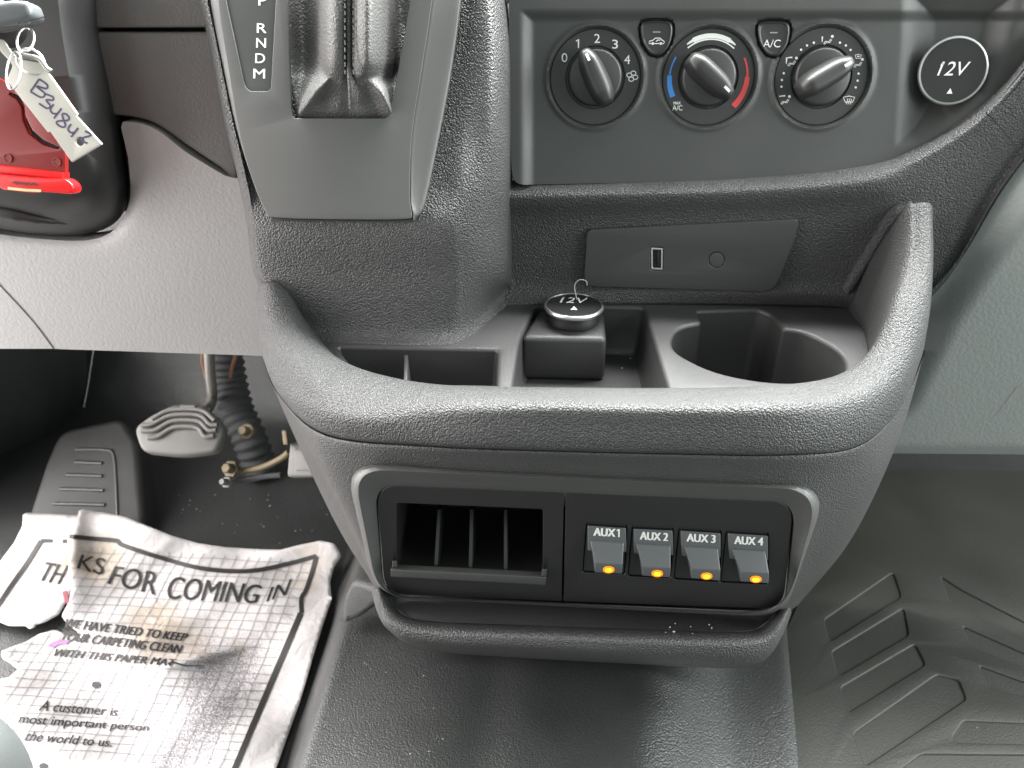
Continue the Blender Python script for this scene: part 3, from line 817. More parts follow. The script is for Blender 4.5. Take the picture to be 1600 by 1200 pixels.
def hv_h(x, y):
    h = .0045 * max(1 - sstep(812, 836, x), 1 - sstep(14, 36, y))
    p = HV.at(x, y)
    for c in DC:
        r = (p - c).length
        if r < RD * 1.3:
            h += -.0022 * (1 - sstep(RD * .95, RD * 1.0, r)) + .0016 * math.exp(-((r - RD * 1.02) / (RD * .05)) ** 2)
    if x > 1385 and y < 245:
        h -= .011 * sstep(-6, 52, poly_d(x, y, bowl))
    for bx_, by_, _ in BTN:
        if abs(x - bx_) < 36 and abs(y - by_) < 40:
            d = poly_d(x - bx_, y - by_, np.array(SHIELD, float)); h -= .004 * sstep(-1.5, 1.0, d)
    return h
hv_s = lambda x, y: HV.at(x, y, hv_h(x, y))
hvo = rnd([(797, -60), (795, 40), (799, 268, 16), (806, 289, 16), (1000, 285), (1180, 279), (1350, 264, 60), (1428, 243, 60), (1508, 199, 60), (1568, 145, 60), (1640, 55), (1720, -60)])
sheet('faceplate', hvo, hv_s, M_SPARK, cp, step=2.5, back=HV.n * -.012)
def mark(cx, cy, x, y): return (cx + x, cy + y)
dirs = [(-.40, -.917), (.74, .67), (.86, -.50)]
fig = [[(-9, 8), (-5, 2), (1, 3), (5, -3)], [(-7, 9), (-3, 4), (3, 5), (7, -2)]]
for i, (c, (cx, cy)) in enumerate(zip(DC, DIALS)):
    base_r = revolve('dial', [(0, -.0012), (RD * .56, -.0012), (RD * .575, -.0022), (RD * .61, -.0022), (RD * .625, -.0010), (RD * .93, -.0010), (RD * .95, -.0016), (RD * .95, -.004)],
                     c, HV.e1, HV.e2, HV.n, plastic('dial_face', (.026, .026, .026), .5, fine=4000, gdist=.0001, gstr=.3, dust=.02), cp, 96)
    # rotary knob: low disc and a tapered grip bar with its nose at the pointer
    kb_ = revolve('knob', [(RD * .56, -.003), (RD * .56, .0015), (RD * .54, .0028), (RD * .50, .0034), (0, .0040)], c, HV.e1, HV.e2, HV.n, M_KNOB, base_r, 96)
    P2 = HV.at(cx + dirs[i][0] * 30, cy + dirs[i][1] * 30)
    u = (P2 - c).normalized(); w = HV.n.cross(u).normalized()
    nu, nv = 28, 22; V = []
    for a in range(nu + 1):
        s = -1 + 2 * a / nu
        wid = RD * .275 * (1 - abs(s) ** 3.2 * (.62 if s > 0 else .50)) * (1 - .10 * (s + 1) / 2)
        if abs(s) > .985: wid *= .8
        hh = (.0145 - .0015 * s) * (1 - max(0, abs(s) - .55) ** 1.6 * 1.1)
        if abs(s) == 1: hh = .004
        for b_ in range(nv + 1):
            q = -1 + 2 * b_ / nv
            prof_ = (1 - abs(q) ** 3.2) ** .55
            V.append(c + u * (s * RD * .60) + w * (q * wid) + HV.n * (.0018 + hh * prof_))
    mk('grip', V, grid_faces(nu + 1, nv + 1), M_KNOB, base_r, angle=180, face_cam=True)
    hp = .0018 + .0128
    pc = c + u * (RD * .40)
    qv = [pc + u * a_ * RD * .075 + w * b_ * RD * .026 for a_, b_ in ((-1, -1), (1, -1), (1, 1), (-1, 1))]
    solid('pointer_mark', [v + HV.n * (hp + .0011 - .0006 * k_) for v, k_ in zip(qv, (0, 2, 2, 0))], [v + HV.n * (hp - .003) for v in qv], M_WHITE, base_r)
    ds = lambda x, y: HV.at(x, y, -.0008)
    D1 = Decal(ds)
    if i == 0:
        for ch, x, y in (('0', 882, 90), ('1', 903, 68), ('2', 933, 60), ('3', 961, 69), ('4', 980, 93)):
            if ch == '1': D1.line([(x - 2.8, y - 3.6), (x + .6, y - 6.0), (x + .8, y - 6.9)], 1.5).line([(x + .9, y - 7), (x + .9, y + 7)], 1.7)
            else: D1.ctext(ch, x, y, 9, 14, bold=.0)
        for k_ in range(4):
            an = R_(90 * k_ + 20); px_, py_ = 988 + 5 * math.cos(an), 119 + 5 * math.sin(an)
            D1.line([(px_ + 4.0 * math.cos(q) * (1), py_ + 3.4 * math.sin(q)) for q in np.linspace(0, 2 * math.pi, 11)[:-1]], 1.2, closed=True)
    if i == 1:
        def arc(r, a0, a1, n=24):
            out = []
            for q in np.linspace(a0, a1, n):
                p = c + HV.e1 * (r * RD * math.cos(R_(q))) + HV.e2 * (r * RD * math.sin(R_(q))); out.append(to_px(p - HV.n * .0008))
            return out
        D0 = Decal(ds).line(arc(.735, 50, 130), 2.2)
        D0.line(arc(.80, 62, 118), 7.5)
        D0.line(arc(.80, 118, 128), 5, w2=2); D0.line(arc(.80, 62, 52), 5, w2=2)
        D0.build('mid_arc', M_WHITE, base_r)
        D1.ctext('MAX', 1058, 161, 11, 4.4, bold=.02).ctext('A/C', 1058.5, 168.5, 15.5, 8, bold=.01)
        Decal(ds).line(arc(.80, 151, 178), 2.4).line(arc(.80, 178, 209), 7, w2=8.5).build('cold_arc', M_BLUE, base_r)
        Decal(ds).line(arc(.80, 29, 2), 3.2).line(arc(.80, 2, -44), 7, w2=9).build('hot_arc', M_REDP, base_r)
    if i == 2:
        for x, y in ((1251.7, 77.7), (1261, 71), (1271.6, 66.7), (1312.5, 66.7), (1321.7, 71), (1329, 78), (1224.6, 114.4), (1221.7, 125), (1221, 135.4), (1341.4, 115), (1340, 126), (1337, 136.5)):
            D1.dot(x, y, 1.9, 8)
        for x, y, kind in ((1294, 63, 'f'), (1238, 97, 'ff'), (1341, 99, 'd'), (1227, 157, 'l')):
            for f_ in fig: D1.line([(x + a_ * .82, y + b_ * .72) for a_, b_ in f_], 1.0)
            D1.dot(x + 6.5, y - 6.2, 2.3, 10)
            if kind in ('f', 'ff', 'd'): D1.line([(x - 9, y - 6), (x - 9.5, y + 3)], 2.4, w2=.8)
            if kind in ('ff', 'l'): D1.line([(x - 10, y - 6.5), (x, y - 7.5)], 1.1, w2=2.4)
            if kind == 'd': D1.line([(x - 5, y - 13), (x, y - 14.2), (x + 5, y - 13), (x + 3.4, y - 8), (x - 3.4, y - 8)], 1.0, closed=True).line([(x - 2, y - 11), (x + 2, y - 11)], 1.6)
        x, y = 1326.5, 156
        D1.line([(x - 9, y - 4), (x, y - 6), (x + 9, y - 4), (x + 5.5, y + 4), (x, y + 3), (x - 5.5, y + 4)], 1.3, closed=True)
        for k_ in (-3, 0, 3): D1.line([(x + k_, y + 7), (x + k_ - 1, y + 4), (x + k_ + 1, y + 1), (x + k_, y - 2)], 1.0)
    D1.build('lettering', M_WHITE, base_r)
for bx_, by_, kind in BTN:
    so_ = smooth_closed([(bx_ + a_ * .90, by_ + b_ * .90) for a_, b_ in SHIELD], 5)
    si_ = smooth_closed([(bx_ + a_ * .78, by_ + b_ * .76 - 1) for a_, b_ in SHIELD], 5)
    bo = ring_loft('push_button', so_, si_, [(0, -.005), (0, .0002), (.3, .0014), (.8, .0018), (1, .0011), (1.6, .0009)], HV, M_KNOB, cp, N=90, close=True)
    D1 = Decal(lambda x, y: HV.at(x, y, .00125))
    if kind == 'circulation':
        D1.line([(bx_ - 12, by_ + 6), (bx_ - 11.5, by_ + 2.5), (bx_ - 6, by_ + 1), (bx_ - 2, by_ - 2.5), (bx_ + 5, by_ - 2.5), (bx_ + 9, by_ + 1), (bx_ + 12, by_ + 3), (bx_ + 11.5, by_ + 6)], 1.3, closed=True)
        D1.dot(bx_ - 6, by_ + 6, 2.2, 10).dot(bx_ + 6.5, by_ + 6, 2.2, 10).line([(bx_ - 1, by_ + 3), (bx_ + 2, by_ + .2), (bx_ + 5, by_ + 1)], 1.4)
    else:
        D1.ctext('A/C', bx_ - 3, by_ + 5, 27, 12, bold=.005, shear=.12)
    D1.build('lettering', M_WHITE, bo)
    Decal(lambda x, y: HV.at(x, y, .00125)).line([(bx_ - 6, by_ - 12), (bx_ + 6, by_ - 12)], 2).build('tell_tale', M_DIM, bo)

# ================================================================== POWER SOCKETS
def socket(c, n, e1, r, label, stand, tw=.80, th_=.40, ty=.06, ay=-.66, ah=.16, aw=.085):
    e2 = n.cross(e1).normalized()
    t = thing('power_socket', c, label, 'power socket')
    revolve('ring', [(r * .80, .0008), (r * .97, .0010), (r * 1.0, .0020), (r * 1.0, .0030), (r * .975, .0040), (r * .93, .0043), (r * .925, .0038)], c + n * stand, e1, e2, n, M_CHROME, t, 96)
    cap = revolve('cap', [(r * .93, .001), (r * .93, .0036), (r * .91, .0040), (0, .0041)], c + n * stand, e1, e2, n, M_DARK, t, 96)
    revolve('collar', [(r * .74, 0), (r * .80, -stand * .6), (r * .86, -stand), (r * .86, -stand - .003)], c + n * stand, e1, e2, n, M_HOLE, t, 64)
    v, f = text_geo('12V', .0)
    nv_ = len(v); v = list(v) + [(.085, 1.0), (.085, .82), (-.02, .68), (-.02, .84)]; f = list(f) + [(nv_, nv_ + 1, nv_ + 2, nv_ + 3)]
    w, h = r * tw, r * th_
    hh = stand + .0043
    V = [c + e1 * ((a - .5) * w + (b - .5) * .12 * w) + e2 * ((b - .5) * h + r * ty) + n * hh for a, b in v]
    mk('lettering', V, list(f), M_WHITE, cap, face_cam=True)
    mk('arrow_mark', [c + e1 * (a * r) + e2 * (b * r) + n * (hh - .0001) for a, b in ((-aw, ay), (aw, ay), (0, ay + ah))], [(0, 1, 2)], M_WHITE, cap, face_cam=True)
    return t
sn = (HV.n + Vector((-.12, 0, .02))).normalized()
c12 = HV.at(1481, 113, -.006)
se1 = (HV.e1 - sn * HV.e1.dot(sn)).normalized()
socket(c12, sn, se1, 49.5 * pxl, 'chrome ringed round 12V socket cover on the right end of the climate panel', .006)
tn = (Vector((0.0, .05, 1))).normalized(); te1 = Vector((1, 0, 0))
cT = TRAY.at(896, 494, .0)
rT = 46 * (TRAY.at(945, 490) - TRAY.at(845, 490)).length / 100
socket(cT, tn, te1, rT, 'chrome ringed 12V socket cover lying flat on the storage tray block', .0048, .86, .46, .36, -.40, .28, .11)
# loose bit of thread on that cover
th = tube('thread', [cT + tn * .009 + Vector((.002, .008, 0)), cT + Vector((.000, .012, .018)), cT + Vector((.003, .014, .022)), cT + Vector((.008, .015, .021)), cT + Vector((.009, .014, .018))], .0003, M_THREAD, None, N=6)
tag(th, 'short pale thread curling up behind the flat 12V cover', 'thread')

# ================================================================== USB PLATE
up = thing('usb_plate', USBP.at(1080, 450), 'dark blank plate with a USB port on the grained wall above the tray', 'port plate')
uo = rnd([(917, 357, 10), (1248, 340, 9), (1240, 375, 4), (1212, 446, 18), (1196, 454, 10), (925, 446, 14), (912, 440, 12)])
usb_h = rnd([(1016, 384, 3), (1036, 385, 3), (1036, 421, 3), (1016, 420, 3)])
plg_h = [(1119 + 12.2 * math.cos(a_), 404 + 12.2 * math.sin(a_)) for a_ in np.linspace(0, 2 * math.pi, 33)[:-1]]
pl = plate('faceplate', uo, USBP, plastic('usb_plate_plastic', (.040, .040, .040), .5, fine=3500, gdist=.0001, gstr=.3, dust=.03), up, holes=[usb_h, plg_h], h=.0028, depth=.004, bevel=.0009)
us = plate('usb_port', rnd([(1017, 385, 2), (1035, 386, 2), (1035, 420, 2), (1017, 419, 2)]), USBP, M_CHROME, up, holes=[rnd([(1019.5, 388, 1), (1032.5, 388.5, 1), (1032.5, 417, 1), (1019.5, 416.5, 1)])], h=.0024, depth=.004, bevel=.0002)
plate('tongue', [(1027, 390), (1031, 390), (1031, 415), (1027, 415)], USBP, M_SATIN, us, h=.0010, depth=.002, bevel=.0002)
plate('back', [(1016, 384), (1036, 385), (1036, 421), (1016, 420)], USBP, M_HOLE, us, h=-.0008, depth=.0008, bevel=.0001)
plate('blank_plug', [(1119 + 11.4 * math.cos(a_), 404 + 11.4 * math.sin(a_)) for a_ in np.linspace(0, 2 * math.pi, 33)[:-1]], USBP, M_SPARK, up, h=.0027, depth=.004, bevel=.0003)

# ================================================================== CUBBY AND SWITCH PANELS
cb = thing('cubby_panel', AUX.at(735, 935), 'satin black cubby insert with upright ribs, left of the switches', 'cubby')
slot = rnd([(619, 788, 5), (848, 798, 5), (848, 899, 4), (619, 890, 4)])
cbo = rnd([(588, 760, 32), (881, 771, 2), (877.5, 942, 2), (601, 930, 32)], 8)
plate('faceplate', cbo, AUX, M_SATIN, cb, holes=[slot], h=-.0012, depth=.003, bevel=.0006)
s3 = [AUX.at(x, y) for x, y in slot]
pocket('slot', s3, [(.002, 1.0), (.04, .985), (.056, .96), (.062, .88)], M_SATIN, cb, down=-AUX.n)
def rib(x0, x1):
    V = []
    prof_r = [(796, -.026), (812, -.021), (835, -.014), (858, -.008), (874, -.004), (890, -.0015)]
    for (y, h) in prof_r:
        x = x0 + (x1 - x0) * (y - 800) / 86
        for d in (-1, 1): V.append(AUX.at(x, y, h) + AUX.e1 * d * .0011)
    for (y, h) in prof_r:
        x = x0 + (x1 - x0) * (y - 800) / 86
        for d in (-1, 1): V.append(AUX.at(x, y, h) + AUX.e1 * d * .0013 - AUX.n * .03 - Vector((0, 0, .004)))
    n = len(prof_r); Fc = []
    for i in range(n - 1):
        a = 2 * i; b = 2 * n + 2 * i
        Fc += [(a, a + 1, a + 3, a + 2), (a, a + 2, b + 2, b), (a + 1, b + 1, b + 3, a + 3), (b, b + 2, b + 3, b + 1)]
    return mk('rib', V, Fc, M_DARK, cb, angle=40)
rib(686, 681); rib(737, 735); rib(790, 790)
lt = [AUX.at(x, y, -.001) for x, y in [(613, 881), (854, 893), (852, 905), (613, 892)]]
solid('ledge', [v + AUX.n * .0055 for v in lt], lt, M_SPARK, cb, .0006)
solid('ledge_tab', [AUX.at(x, y, .0045) for x, y in [(613, 876), (620, 876), (621, 886), (613, 886)]], [AUX.at(x, y, -.001) for x, y in [(613, 876), (620, 876), (621, 886), (613, 886)]], M_SPARK, cb, .0004)
solid('ledge_tab', [AUX.at(x, y, .0045) for x, y in [(847, 889), (855, 889), (853, 900), (846, 900)]], [AUX.at(x, y, -.001) for x, y in [(847, 889), (855, 889), (853, 900), (846, 900)]], M_SPARK, cb, .0004)

sp_ = thing('switch_panel', AUX.at(1060, 945), 'satin black panel with four lit AUX rocker switches in a row', 'switch panel')
swo = rnd([(884, 771, 2), (1241, 787, 34), (1224, 954, 32), (880.5, 942, 2)], 8)
SW = [  # housing TL TR BR BL ; paddle top L R, nose L R, under L R ; lamp ; text box
    dict(h=[(917, 820), (979, 824), (976, 899), (911, 896)], p=[(922, 846), (975, 849), (930, 880), (973, 882), (929, 895), (972, 897)], l=(951, 890), t=(948.5, 832, 41), n='1'),
    dict(h=[(989, 825), (1052, 828), (1048, 905), (982, 902)], p=[(994, 851), (1048, 854), (1004, 886), (1048, 888), (1003, 900), (1047, 903)], l=(1027, 896), t=(1022, 838, 43), n='2'),
    dict(h=[(1062, 828), (1127, 832), (1124, 911), (1054, 907)], p=[(1069, 855), (1122, 858), (1081, 889), (1126, 891), (1080, 904), (1125, 908)], l=(1104, 900), t=(1095.5, 841, 44), n='3'),
    dict(h=[(1136, 832), (1201, 836), (1200, 915), (1127, 912)], p=[(1143, 859), (1196, 862), (1158, 894), (1202, 896), (1157, 909), (1201, 912)], l=(1181, 905), t=(1170, 845, 44), n='4'),
]
holes_sw = []
for s in SW:
    q = np.array(s['h'], float); c = q.mean(0); holes_sw.append(rnd([(*(c + (p - c) * 1.03), 4) for p in q]))
plate('faceplate', swo, AUX, M_SATIN, sp_, holes=holes_sw, h=-.0012, depth=.003, bevel=.0006)
sw_back = plate('backing', [(890, 800), (1215, 812), (1212, 932), (888, 920)], AUX, M_HOLE, sp_, h=-.006, depth=.002, bevel=.0002)
for s in SW:
    hb = rnd([(x, y, 3) for x, y in s['h']])
    ho = plate('rocker_switch', hb, AUX, M_DARK, sp_, h=-.0022, depth=.004, bevel=.0006)
    ho['label'] = 'rocker switch marked AUX ' + s['n']
    (a0, a1, b0, b1, c0, c1) = s['p']; h = s['h']
    # upper plate of the rocker, where the marking is
    ub = [(h[0][0] + 1, h[0][1] + 1), (h[1][0] - 1, h[1][1] + 1), (a1[0] + 4, a1[1] + 14), (a0[0] - 4, a0[1] + 14)]
    HT, HM, HN = .0008, .0022, .0095
    up_ = solid('upper_rocker', [AUX.at(*ub[0], .0000), AUX.at(*ub[1], .0000), AUX.at(*ub[2], .0016), AUX.at(*ub[3], .0016)],
                [AUX.at(*ub[0], -.005), AUX.at(*ub[1], -.005), AUX.at(*ub[2], -.005), AUX.at(*ub[3], -.005)], M_SLATE, ho, .0009)
    # wedge paddle: rises towards its lower edge
    bm = bmesh.new()
    base4 = [AUX.at(a0[0], a0[1], -.001), AUX.at(a1[0], a1[1], -.001), AUX.at(c1[0] - 1, c1[1] - 1, -.001) , AUX.at(c0[0], c0[1] - 1, -.001)]
    top4 = [AUX.at(*a0, HM), AUX.at(*a1, HM), AUX.at(*b1, HN), AUX.at(*b0, HN)]
    c3, c2 = AUX.at(*c0, HN - .0018), AUX.at(*c1, HN - .0018)
    vv = [bm.verts.new(v) for v in (top4[0], top4[1], top4[2], top4[3], c2, c3)]
    bb = [bm.verts.new(v - AUX.n * k_) for v, k_ in ((top4[0], .006), (top4[1], .006), (c2, .010), (c3, .010))]
    for f_ in ((vv[0], vv[1], vv[2], vv[3]), (vv[3], vv[2], vv[4], vv[5]), (vv[5], vv[4], bb[2], bb[3]), (bb[3], bb[2], bb[1], bb[0]),
               (bb[0], bb[1], vv[1], vv[0]), (vv[0], vv[3], vv[5], bb[3], bb[0]), (vv[1], bb[1], bb[2], vv[4], vv[2])): bm.faces.new(f_)
    fix_normals(bm)
    bmesh.ops.bevel(bm, geom=list(bm.edges), offset=.0008, segments=3, profile=.5, affect='EDGES')
    mk_bm('paddle', bm, M_SLATE, ho)
    # amber lamp in the nose face
    nose = Plane((top4[2] + top4[3] + c2 + c3) / 4, (top4[2] - top4[3]).cross(c3 - top4[3]))
    if nose.n.dot(CAM - nose.p) < 0: nose.n = -nose.n
    lx, ly = s['l']
    el = lambda rx, ry: [(lx + rx * math.cos(a_), ly + ry * math.sin(a_)) for a_ in np.linspace(0, 2 * math.pi, 25)[:-1]]
    lp = plate('indicator_lamp', el(9.0, 5.2), nose, M_AMBER, ho, h=.0004, depth=.0012, bevel=.0002)
    plate('lamp_core', el(5.6, 3.0), nose, M_AMBERC, ho, h=.0006, depth=.0006, bevel=.0001)
    TP = Plane((AUX.at(*ub[0], 0) + AUX.at(*ub[1], 0)) / 2, (AUX.at(*ub[1], 0) - AUX.at(*ub[0], 0)).cross(AUX.at(*ub[0], 0) - AUX.at(*ub[3], .0016)))
    if TP.n.dot(CAM - TP.p) < 0: TP.n = -TP.n
    x, y, w = s['t']
    D1 = Decal(lambda px, py: TP.at(px, py, .0002))
    if s['n'] == '1':
        D1.ctext('AUX', x - 4, y - .3, w - 8, 12.5, rot=3.2, bold=.03).line([(x + 15.4, y - 2.6), (x + 18.2, y - 4.6), (x + 18.6, y - 5.2)], 2.0).line([(x + 18.8, y - 5.2), (x + 18.5, y + 7.2)], 2.5)
    else: D1.ctext('AUX ' + s['n'], x, y, w, 12.5, rot=3.2, bold=.026)
    D1.build('lettering', M_WHITE, ho)

# ================================================================== KEY, TAGS
KP = Plane(atY(60, 150, .40), (.1, -1, .35))
key = thing('ignition_key', KP.at(30, 60, .004), 'dark grey car key head in the ignition above the hanging tags', 'key')
kq = rnd([(-40, 20, 8), (24, 16, 6), (50, 12, 6), (74, 14, 8), (82, 36, 10), (70, 46, 6), (20, 56, 4), (-40, 62, 6)])
plate('key_head', kq, KP, plastic('key_plastic', (.085, .09, .095), .42, fine=2500, gdist=.0001, gstr=.3), key, h=.018, depth=.014, bevel=.003)
Decal(lambda x, y: KP.at(x, y, .0186)).line([(-10, 46), (28, 40), (29, 36), (72, 26)], 1.6).build('seam', M_HOLE, key)
revolve('lock_barrel', [(.011, 0), (.012, .018), (.010, .021), (0, .021)], KP.at(10, 40, -.012), KP.e1, KP.e2, KP.n, M_DARK, key)
kr = thing('key_ring', KP.at(35, 95, .008), 'thin steel key ring loops joining the key to both tags', 'key ring')
def loop(cx, cy, rx, ry, h0, h1, rot=0, r=.0006):
    pts = []
    for k_ in range(41):
        q = 2 * math.pi * k_ / 40; x = rx * math.cos(q); y = ry * math.sin(q); c_, s_ = math.cos(R_(rot)), math.sin(R_(rot))
        pts.append(KP.at(cx + x * c_ - y * s_, cy + x * s_ + y * c_, h0 + (h1 - h0) * (.5 + .5 * math.sin(q))))
    return tube('loop', pts, r, M_CHROME, kr, N=8, k=1)
loop(40, 62, 13, 19, .010, .020, 12); loop(22, 110, 11, 30, .0125, .016, 8, .0005); loop(48, 96, 24, 18, .008, .013, 35, .0005)
tube('clip', [KP.at(28, 86, .012), KP.at(60, 92, .011), KP.at(72, 106, .011), KP.at(80, 112, .011)], .0013, M_STEEL, kr, k=4)
tg = thing('paper_tag', KP.at(85, 170, .014), 'cream key tag with purple handwritten numbers and a punched hole', 'tag')
TG = Plane(KP.at(85, 170, .013), (.0, -1, .45))
tgo = rnd([(-8, 66, 4), (4, 60, 6), (20, 84, 8), (34, 94), (66, 99), (122, 178), (120, 181), (160, 225), (113, 253), (80, 206), (76, 207), (12, 126, 4), (22, 102, 6), (0, 78, 8)], 4)
hl = [(126 + 7.5 * math.cos(a_), 221 + 7.5 * math.sin(a_)) for a_ in np.linspace(0, 2 * math.pi, 25)[:-1]]
plate('tag_body', tgo, TG, M_TAGW, tg, holes=[hl], h=.0008, depth=.0016, bevel=.0003)
D1 = Decal(lambda x, y: TG.at(x, y, .00095))
GL = {'B': [[(-.4, .5), (-.35, -.5)], [(-.35, -.5), (.3, -.45), (.35, -.2), (-.3, .0), (.45, .1), (.4, .45), (-.4, .5)]],
      '3': [[(-.4, -.4), (.2, -.5), (.35, -.3), (-.1, -.05), (.4, .15), (.3, .45), (-.4, .45)]],
      '4': [[(-.35, -.45), (-.35, .05), (.0, .2), (.3, .0)], [(.35, -.5), (.3, .0), (.25, .5)]],
      '8': [[(.3, -.4), (-.1, -.5), (-.3, -.3), (.3, .2), (.25, .45), (-.2, .5), (-.35, .3), (.25, -.15), (.3, -.4)]],
      '2': [[(-.3, -.45), (.4, -.45), (-.3, .4), (.5, .4)]]}
for ch, x, y, sz in (('B', 62, 138, 24), ('3', 73, 158, 21), ('4', 85, 174, 20), ('8', 99, 188, 21), ('4', 112, 204, 18), ('2', 133, 214, 17)):
    rot = R_(32)
    for st in GL[ch]:
        D1.line([(x + sz * (a_ * math.cos(rot) - b_ * math.sin(rot)), y + sz * (a_ * math.sin(rot) + b_ * math.cos(rot))) for a_, b_ in st], 3.1, k=3)
D1.build('handwriting', M_INK, tg)
rt = thing('red_key_tag', KP.at(50, 240, .008), 'red plastic tag with a curved slot hanging behind the cream tag', 'tag')
RT = Plane(KP.at(50, 220, .004), (.0, -1, .30))
arcs = [(18, 144), (32, 150), (40, 165), (42, 182), (52, 203), (70, 219), (96, 230), (92, 234), (68, 226), (46, 209), (37, 188), (35, 168), (28, 156), (16, 148)]
plate('tag_body', rnd([(-90, 118), (-10, 118), (10, 128, 6), (50, 150, 10), (104, 236, 8), (104, 272, 3), (-90, 255)]), RT, M_REDPL, rt, holes=[arcs], h=.001, depth=.003, bevel=.0005)
plate('slot_back', [(x + 1, y) for x, y in arcs], RT, M_HOLE, rt, h=-.0012, depth=.0006, bevel=.0001)
plate('flange', [(-90, 248), (0, 257), (104, 270), (104, 280), (0, 270), (-90, 262)], RT, M_REDB, rt, h=.003, depth=.006, bevel=.0008)
plate('clip_bar', rnd([(-90, 268), (10, 272), (60, 277), (112, 279, 8), (124, 291, 6), (122, 303, 8), (70, 299, 4), (60, 301), (14, 296), (6, 291), (-90, 288)]), RT, M_REDB, rt, h=.005, depth=.008, bevel=.0012)
D1 = Decal(lambda x, y: RT.at(x, y, .0053)); 
D1.line([(20, 286), (24, 284), (26, 288), (30, 284), (33, 288), (37, 285), (40, 289), (44, 286), (48, 289), (52, 286), (58, 290)], 3.0)
D1.build('marking', M_BLACKP, rt)
Decal(lambda x, y: RT.at(x, y, .0052)).line([(12, 294), (40, 297), (64, 298)], 4.0).build('label_strip', M_YELLOW, rt)
for cx_, cy_ in ((14, 247), (90, 253)):
    revolve('boss', [(.0022, .0005), (.0024, .0012), (.0019, .0012), (.0016, .0008), (0, .0008)], RT.at(cx_, cy_, .0006), RT.e1, RT.e2, RT.n, M_REDPL, rt, 24)

# ================================================================== PEDALS AND FOOTWELL
BP = Plane(atZ(280, 672, .155), (0, -.62, .78))
bp_ = thing('brake_pedal', BP.at(280, 700), 'worn grey brake pedal with stepped ribs under the knee panel', 'pedal')
po = rnd([(208, 668, 12), (232, 650, 10), (268, 632, 8), (314, 631, 8), (345, 658, 10), (349, 676, 10), (338, 706, 12), (285, 713, 20), (220, 706, 14)], 5)
plate('pad', po, BP, M_PEDAL, bp_, depth=.014, bevel=.004)
for y0, pts in enumerate(([(282, 636), (306, 636)], [(238, 655), (266, 641), (314, 641), (336, 657)], [(222, 664), (238, 663), (268, 649), (312, 649), (328, 663), (340, 664)],
                          [(222, 673), (244, 672), (270, 658), (310, 658), (326, 672), (338, 672)], [(232, 684), (248, 682), (272, 668), (308, 668), (320, 682), (334, 681)])):
    tube('rib', [BP.at(x, y, .0015) for x, y in pts], .0026, M_PEDAL, bp_, N=8, k=4)
tube('arm', [BP.at(300, 655, -.012), BP.at(322, 640, -.018), atY(330, 628, .70), atY(331, 610, .70), atY(328, 580, .70), atY(326, 535, .70)], [.006] * 26, M_STEEL, bp_, N=12, k=5)
solid('arm_strut', [atY(318, 520, .72), atY(326, 520, .72), atY(334, 632, .72), atY(328, 632, .72)], [atY(318, 520, .735), atY(326, 520, .735), atY(334, 632, .735), atY(328, 632, .735)], M_STEEL, bp_, .001)
AP = Plane(atZ(465, 715, .14), (-.2, -.7, .7))
ac = thing('accelerator_pedal', AP.at(465, 745), 'pale accelerator pedal half hidden by the console with zinc plated bracket', 'pedal')
plate('pad', rnd([(452, 690, 4), (490, 680, 4), (500, 745, 6), (447, 746, 8)]), AP, M_PEDAL, ac, depth=.010, bevel=.003)
plate('pad_insert', rnd([(460, 702, 4), (490, 700, 4), (495, 735, 4), (462, 736, 4)]), AP, M_PEDAL, ac, h=.001, depth=.003, bevel=.0008)
tube('bracket', [AP.at(378, 736, -.02), AP.at(410, 730, -.016), AP.at(440, 716, -.01), AP.at(452, 706, -.005)], .0036, M_BRASS, ac, k=5)
tube('bracket', [AP.at(365, 752, -.02), AP.at(400, 746, -.02), AP.at(440, 742, -.014)], .003, M_CARPET, ac, k=5)
for x, y, r in ((363, 733, .009), (388, 675, .008), (357, 754, .006)):
    c = AP.at(x, y, -.012)
    revolve('bolt', [(r, 0), (r, .004), (r * .62, .004), (r * .62, .011), (r * .5, .012), (0, .012)], c, AP.e1, AP.e2, AP.n, M_BRASS if y != 754 else M_PEDAL, ac, 6 if y != 675 else 20)
solid('stop_lug', [AP.at(x, y, .012) for x, y in [(440, 672), (447, 672), (450, 695), (443, 695)]], [AP.at(x, y, 0) for x, y in [(440, 672), (447, 672), (450, 695), (443, 695)]], M_BRASS, ac, .001)
# corrugated hose
hs = thing('corrugated_hose', atY(385, 665, .74), 'black corrugated rubber hose behind the pedals', 'hose')
path = spline([tuple(atY(350, 540, .78)), tuple(atY(358, 590, .77)), tuple(atY(370, 640, .75)), tuple(atY(392, 690, .73)), tuple(atY(410, 740, .72))], 24)
tube_b = tube_bm([Vector(p) for p in path], [.020 + .0016 * math.sin(i * 1.05) for i in range(len(path))], 18)
mk_bm('sleeve', tube_b, M_CARPET, hs, 60)
for p_ in ([(372, 545, .74), (362, 575, .74), (360, 590, .74)], [(322, 535, .74), (316, 560, .74), (322, 590, .74)]):
    w_ = tube('wire', [atY(*q) for q in p_], .0022, M_WIRE, None, N=8)
    tag(w_, 'brown wire hanging ' + ('behind the corrugated hose' if p_[0][0] == 372 else 'beside the brake pedal arm'), 'wire')
ft = tube('pale_thread', [atY(146, 548, .80), atY(141, 580, .80), atY(137, 606, .80), atY(131, 636, .80)], .0007, M_THREAD, None, N=6)
tag(ft, 'thin pale thread hanging in the dark footwell left of the brake pedal', 'thread')
